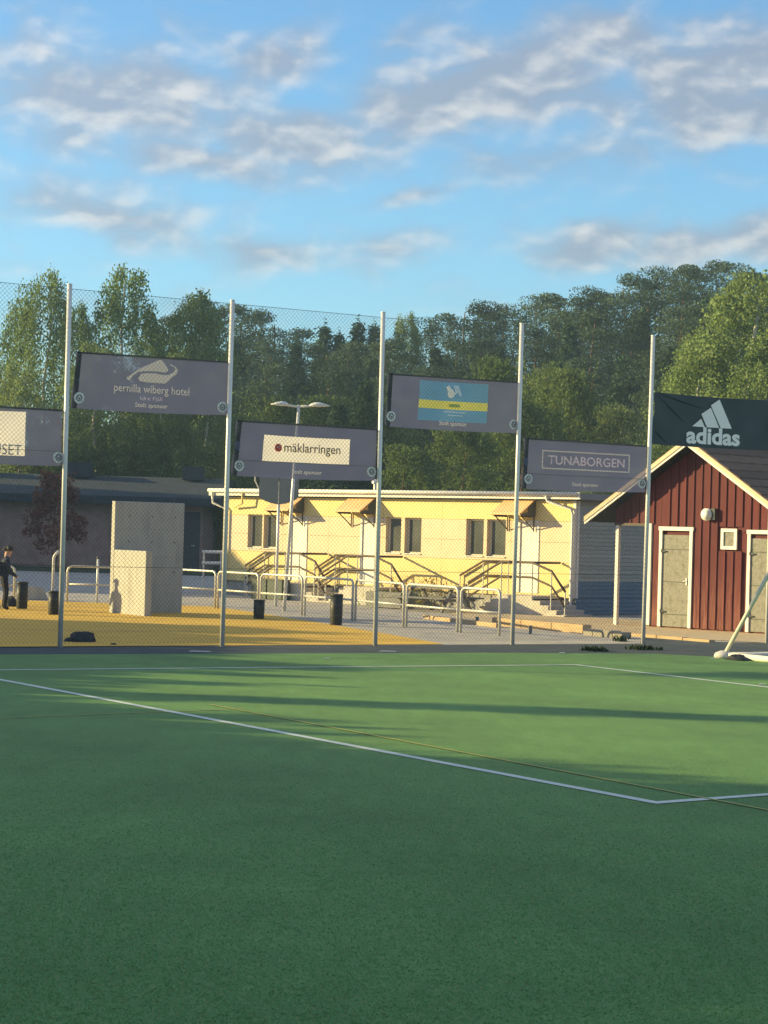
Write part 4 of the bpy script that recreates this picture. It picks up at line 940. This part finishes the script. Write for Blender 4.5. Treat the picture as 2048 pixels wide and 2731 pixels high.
# picnic table in front of the house
pt_ = thing('picnic_table', 'grey wooden picnic table in the shade before the yellow house', 'table', at(1165, 1606, 52.5).xy.to_3d(), HR + .12)
for y in (-.30, -.10, .10, .30): MB().box(-.85, .85, y - .09, y + .09, .56, .60).obj('table_board', m_picnic, pt_)
for y in (-.68, .68): MB().box(-.85, .85, y - .13, y + .13, .32, .36).obj('bench_board', m_picnic, pt_)
for x in (-.6, .6):
    MB().prism([(-.66, 0), (-.58, 0), (-.16, .56), (-.24, .56)], 'x', x - .03, x + .03).prism([(.58, 0), (.66, 0), (.24, .56), (.16, .56)], 'x', x - .03, x + .03).box(x - .031, x + .031, -.75, .75, .26, .318).obj('trestle', m_picnic, pt_)
bx = thing('planter_box', 'dark grey wooden planter box left of the picnic table', 'planter', at(1040, 1606, 53.8).xy.to_3d(), HR)
for zz in (.02, .15, .28): MB().box(-.62, .62, -.25, .25, zz, zz + .122).obj('plank', m_picnic, bx)
RNG = np.random.default_rng(91)
def weeds(name, loc, r, h, n, m, label, size=.05, cat='plant'):
    P = np.hstack([RNG.normal(size=(n, 2)) * r * .5, RNG.uniform(0, 1, size=(n, 1)) ** 1.3 * h]); V, Q = quads(P, size, size * .45, up=(0, 0, 1))
    o = bpy.data.objects.new(name, np_mesh(name, V, Q, m)); COL.objects.link(o); o.location = loc; return tag(o, label, cat, None, None)
L_shade_brown = leaf_mat('shade_brown_leaves', (.30, .18, .06), .3, .35, .1)  # brown leaf tufts stand in for soft brown shade on the house wall
wd_ = Vector((math.cos(HR), math.sin(HR), 0)); hn = Vector((math.sin(HR) * -1, math.cos(HR), 0)) * -1
for s, lab in ((-5.45, 'tallest brown leaf tuft standing in for shade on the yellow house wall'), (-4.75, 'brown leaf tuft standing in for shade beside the yellow house wall joint'), (-4.15, 'small brown leaf tuft standing in for shade left of the nearest entrance stair')):
    pz = HC + wd_ * s + hn * .45; weeds('shade_tuft', pz, .40, .80, 200, L_shade_brown, lab, .038, 'shrub')
weeds('green_shrub', HC + wd_ * -4.9 + hn * 1.0, .9, .42, 420, L_broad, 'low grey green shrub along the foot of the yellow house', .045, 'shrub')

# timber edging along the yard
def beam(a, c, w, h, m, name, lab, cat, n=1):
    d = c - a; l = d.length; t = thing(name, lab, cat, a, math.atan2(d.y, d.x), 'edging along the gravel yard')
    for k in range(n): MB().box(l * k / n + .006, l * (k + 1) / n - .006, -w / 2, w / 2, -.01, h + random.uniform(-.008, .008)).obj('timber' if m is m_timber else 'block', m, t, bevel=.012)
    return t
beam(G(1133, 1650), G(1330, 1674), .12, .085, m_timber, 'edging_beam', 'thin pale timber edging beam nearest the yellow court', 'edging', 2)
b1, b2 = G(1322, 1668), G(1566, 1690)
beam(b1, b2, .22, .17, m_timber, 'edging_beam', 'thick sunlit timber beam edging the yard right of the fourth pole', 'edging', 3)
beam(G(1566, 1694), G(1672, 1704), .22, .13, m_stone, 'edging_stones', 'row of grey edging stones left of the fifth fence pole', 'edging', 4)
beam(G(1690, 1697), G(1900, 1714), .16, .06, m_timber, 'edging_beam', 'pale low kerb beam in front of the red shed', 'edging', 3)
for px, py, lab in ((1272, 1665, 'short wooden peg beside the thin edging beam'), (1414, 1690, 'short wooden peg in front of the thick edging beam')):
    MB_ = MB().box(-.035, .035, -.035, .035, 0, .16); o = MB_.obj('wooden_peg', m_picnic, bevel=.008); o.location = G(px, py); tag(o, lab, 'peg')
for (px, py, r, h, n, lab) in ((1588, 1737, .22, .06, 150, 'clump of dark weeds at the turf edge left of the fifth pole'), (1716, 1733, .26, .05, 150, 'flat dark clump of weeds at the turf edge below the fifth pole'), (1660, 1711, .16, .09, 70, 'dark weeds on the end of the edging stones'), (1772, 1668, .12, .22, 140, 'small green plant at the foot of the left shed door')):
    weeds('weed_clump', G(px, py), r, h, n, L_dark if 'dark' in lab else L_broad, lab, .045)
pot = thing('flower_pot', 'small pale pot beside the left shed door', 'pot', G(1745, 1672)); MB().lathe([(.05, 0), (.075, .15), (.085, .16), (.085, .19)], n=12).obj('body', m_white, pot, True); MB().lathe([(.06, .0), (.09, .1), (.03, .18)], (0, 0, .19), 9).obj('plant_ball', m_bagw, pot, True)

# portable goal, its rear corner in view
gw = G(1935, 1757); go = thing('portable_goal', 'white portable football goal, only its rear foot and stay in view', 'goal', gw, math.atan2(Wd.y, Wd.x))
MB().tube([(.1, 0, .055), (2.1, 0, .055)], .052, 10).obj('base_bar', m_white, go, True)
sp = on_plane(2048, 1540, gw, nF * 0 + U) - gw; sl = sp.dot(Wd), sp.z
k_ = 2.15 / sl[1]; MB().tube([(-.03, 0, .06), (sl[0] * k_, 0, 2.15)], .034, 10).obj('stay', m_white, go, True)
MB().tube([(sl[0] * k_, 0, 2.15), (2.1, 0, 2.15), (2.1, 0, .05)], .05, 10).obj('side_frame', m_white, go, True)
MB().tube([(2.1, 0, 2.15), (2.1, 7.0, 2.15)], .055, 10).obj('crossbar', m_white, go, True)
MB().tube([(-.03, 0, .055), (-.03, 7.0, .055)], .05, 10).obj('rear_bar', m_white, go, True)
ft = MB(); ft.lathe([(.13, 0), (.17, .03), (.15, .09), (.06, .13)], (-.04, 0, 0), 12); ft.obj('foot', m_bagw, go, True)
def lump(name, c, rx, ry, rz_, m, label, cat, seed, parent=None):
    g_ = np.random.default_rng(seed); ph = g_.uniform(0, 6.28, 8); vs = []; fs = []; nu, nv = 22, 9
    for j in range(nv):
        t = j / (nv - 1) * math.pi / 2
        for i in range(nu):
            a = 2 * math.pi * i / nu
            k = 1 + .16 * math.sin(3 * a + ph[0]) + .12 * math.sin(5 * a + ph[1] + 3 * t) + .10 * math.sin(2 * a + 4 * t + ph[2]) + .06 * math.sin(9 * a + ph[3] + 7 * t)
            vs.append((rx * math.cos(a) * math.cos(t) * k, ry * math.sin(a) * math.cos(t) * k, rz_ * math.sin(t) * (1 + .22 * math.sin(2 * a + ph[4]) * math.cos(t) + .1 * math.sin(5 * a + ph[5]) * math.cos(t))))
    for j in range(nv - 1):
        for i in range(nu): a = j * nu + i; b_ = j * nu + (i + 1) % nu; fs.append((a, b_, b_ + nu, a + nu))
    mb = MB(); mb.add(vs, fs); o = mb.obj(name, m, parent, True); o.location = c
    return tag(o, label, cat) if parent is None else o
lump('ballast_bag', gw + Wd * .42 - U * .12, .17, .20, .10, m_bagd, 'black ballast bag lying on the white base bar of the goal', 'bag', 5)
# heaps and litter near the fence
hp = G(216, 1712); kh = thing('cloth_heap', 'heap of dark clothing beside the leftmost fence pole', 'clothing', hp)
lump('jacket', (0, 0, 0), .21, .17, .165, m_bagd, None, None, 11, kh); lump('sleeve', (-.17, -.05, 0), .10, .08, .07, m_bagd, None, None, 12, kh); lump('fold', (.13, -.06, 0), .10, .09, .11, m_bagd, None, None, 13, kh)
lump('dark_glove', G(303, 1720), .05, .04, .03, m_bagd, 'tiny dark scrap on the court right of the clothing heap', 'scrap', 17)
for px, py, sx, lab in ((533, 1738, .16, 'flat pale strip of litter at the turf edge left of the second pole'), (872, 1757, .04, 'small white scrap on the turf left of the third pole'), (1035, 1738, .14, 'pale strip of litter just right of the third fence pole'), (1499, 1742, .05, 'white scrap at the turf edge left of the weeds'), (1902, 1757, .04, 'white scrap on the turf left of the goal foot'), (2032, 1826, .05, 'tiny pale scrap lying on the corner line at the right')):
    o = MB().prism([(-sx, -.03), (sx * .7, -.04), (sx, .02), (-sx * .6, .04)], 'z', .0, .012).obj('litter_scrap', m_white); o.location = G(px, py, .012); tag(o, lab, 'litter')

# person at the left edge
def person(loc, rz, label):
    r = thing('person', label, 'person', loc, rz); r.scale = (.92, .92, .92)
    vs = [(0, 0, .80), (0, .01, .98), (.0, .03, 1.15), (0, .05, 1.24), (.01, .09, 1.36), (.02, .10, 1.43),
          (.09, 0, .76), (.10, .05, .42), (.10, .01, .06), (.10, .12, .03), (-.09, 0, .76), (-.10, .07, .42), (-.10, .02, .06), (-.10, .13, .03),
          (.17, .03, 1.16), (.22, .08, .94), (.18, .24, .80), (.16, .30, .77), (-.17, .03, 1.16), (-.22, .08, .94), (-.17, .25, .82), (-.15, .31, .79), (.02, .155, 1.385)]
    es = [(0, 1), (1, 2), (2, 3), (3, 4), (4, 5), (0, 6), (6, 7), (7, 8), (8, 9), (0, 10), (10, 11), (11, 12), (12, 13), (2, 14), (14, 15), (15, 16), (16, 17), (2, 18), (18, 19), (19, 20), (20, 21), (4, 22)]
    rd = [.13, .125, .14, .055, .085, .08, .085, .062, .045, .038, .085, .062, .045, .038, .062, .05, .036, .03, .062, .05, .036, .03, .03]
    me = bpy.data.meshes.new('body'); me.from_pydata(vs, es, []); o = bpy.data.objects.new('body', me); COL.objects.link(o)
    sk = o.modifiers.new('skin', 'SKIN'); ss = o.modifiers.new('sub', 'SUBSURF'); ss.levels = 2; ss.render_levels = 2
    for i, x in enumerate(rd): me.skin_vertices[0].data[i].radius = (x, x); me.skin_vertices[0].data[i].use_root = (i == 0)
    dg = bpy.context.evaluated_depsgraph_get(); dg.update(); m2 = bpy.data.meshes.new_from_object(o.evaluated_get(dg)); bpy.data.objects.remove(o)
    m2.materials.clear()
    for mm in (m_jacket, m_trouser, m_skin): m2.materials.append(mm)
    for p in m2.polygons:
        c = p.center; p.use_smooth = True
        p.material_index = 1 if c.z < .76 and abs(c.x) < .19 and c.y < .2 else (2 if (c.z > 1.26 or (c.y > .26 and c.z < .9 and c.z > .6)) else 0)
    b_ = bpy.data.objects.new('body', m2); COL.objects.link(b_); b_.parent = r
    hair = lump('hair', (.015, .085, 1.40), .105, .115, .115, m_hair, None, None, 3, r)
    MB().prism([(-.14, .80), (.14, .80), (.17, 1.14), (-.17, 1.14)], 'y', -.15, -.10).obj('rucksack', m_bagd, r, bevel=.04)
    return r
pp_ = G(8, 1626); person(pp_, -1.2, 'person in dark clothing with dark hair, cut off by the left edge of the photo')
lump('sports_bag', G(28, 1618), .17, .13, .24, m_bagd, 'dark bag on the court at the feet of the person', 'bag', 21)
lump('pale_bag', G(-4, 1622) + Vector((0, -.35, 0)), .12, .10, .22, m_bagw, 'pale bag standing before the person at the left edge', 'bag', 23)
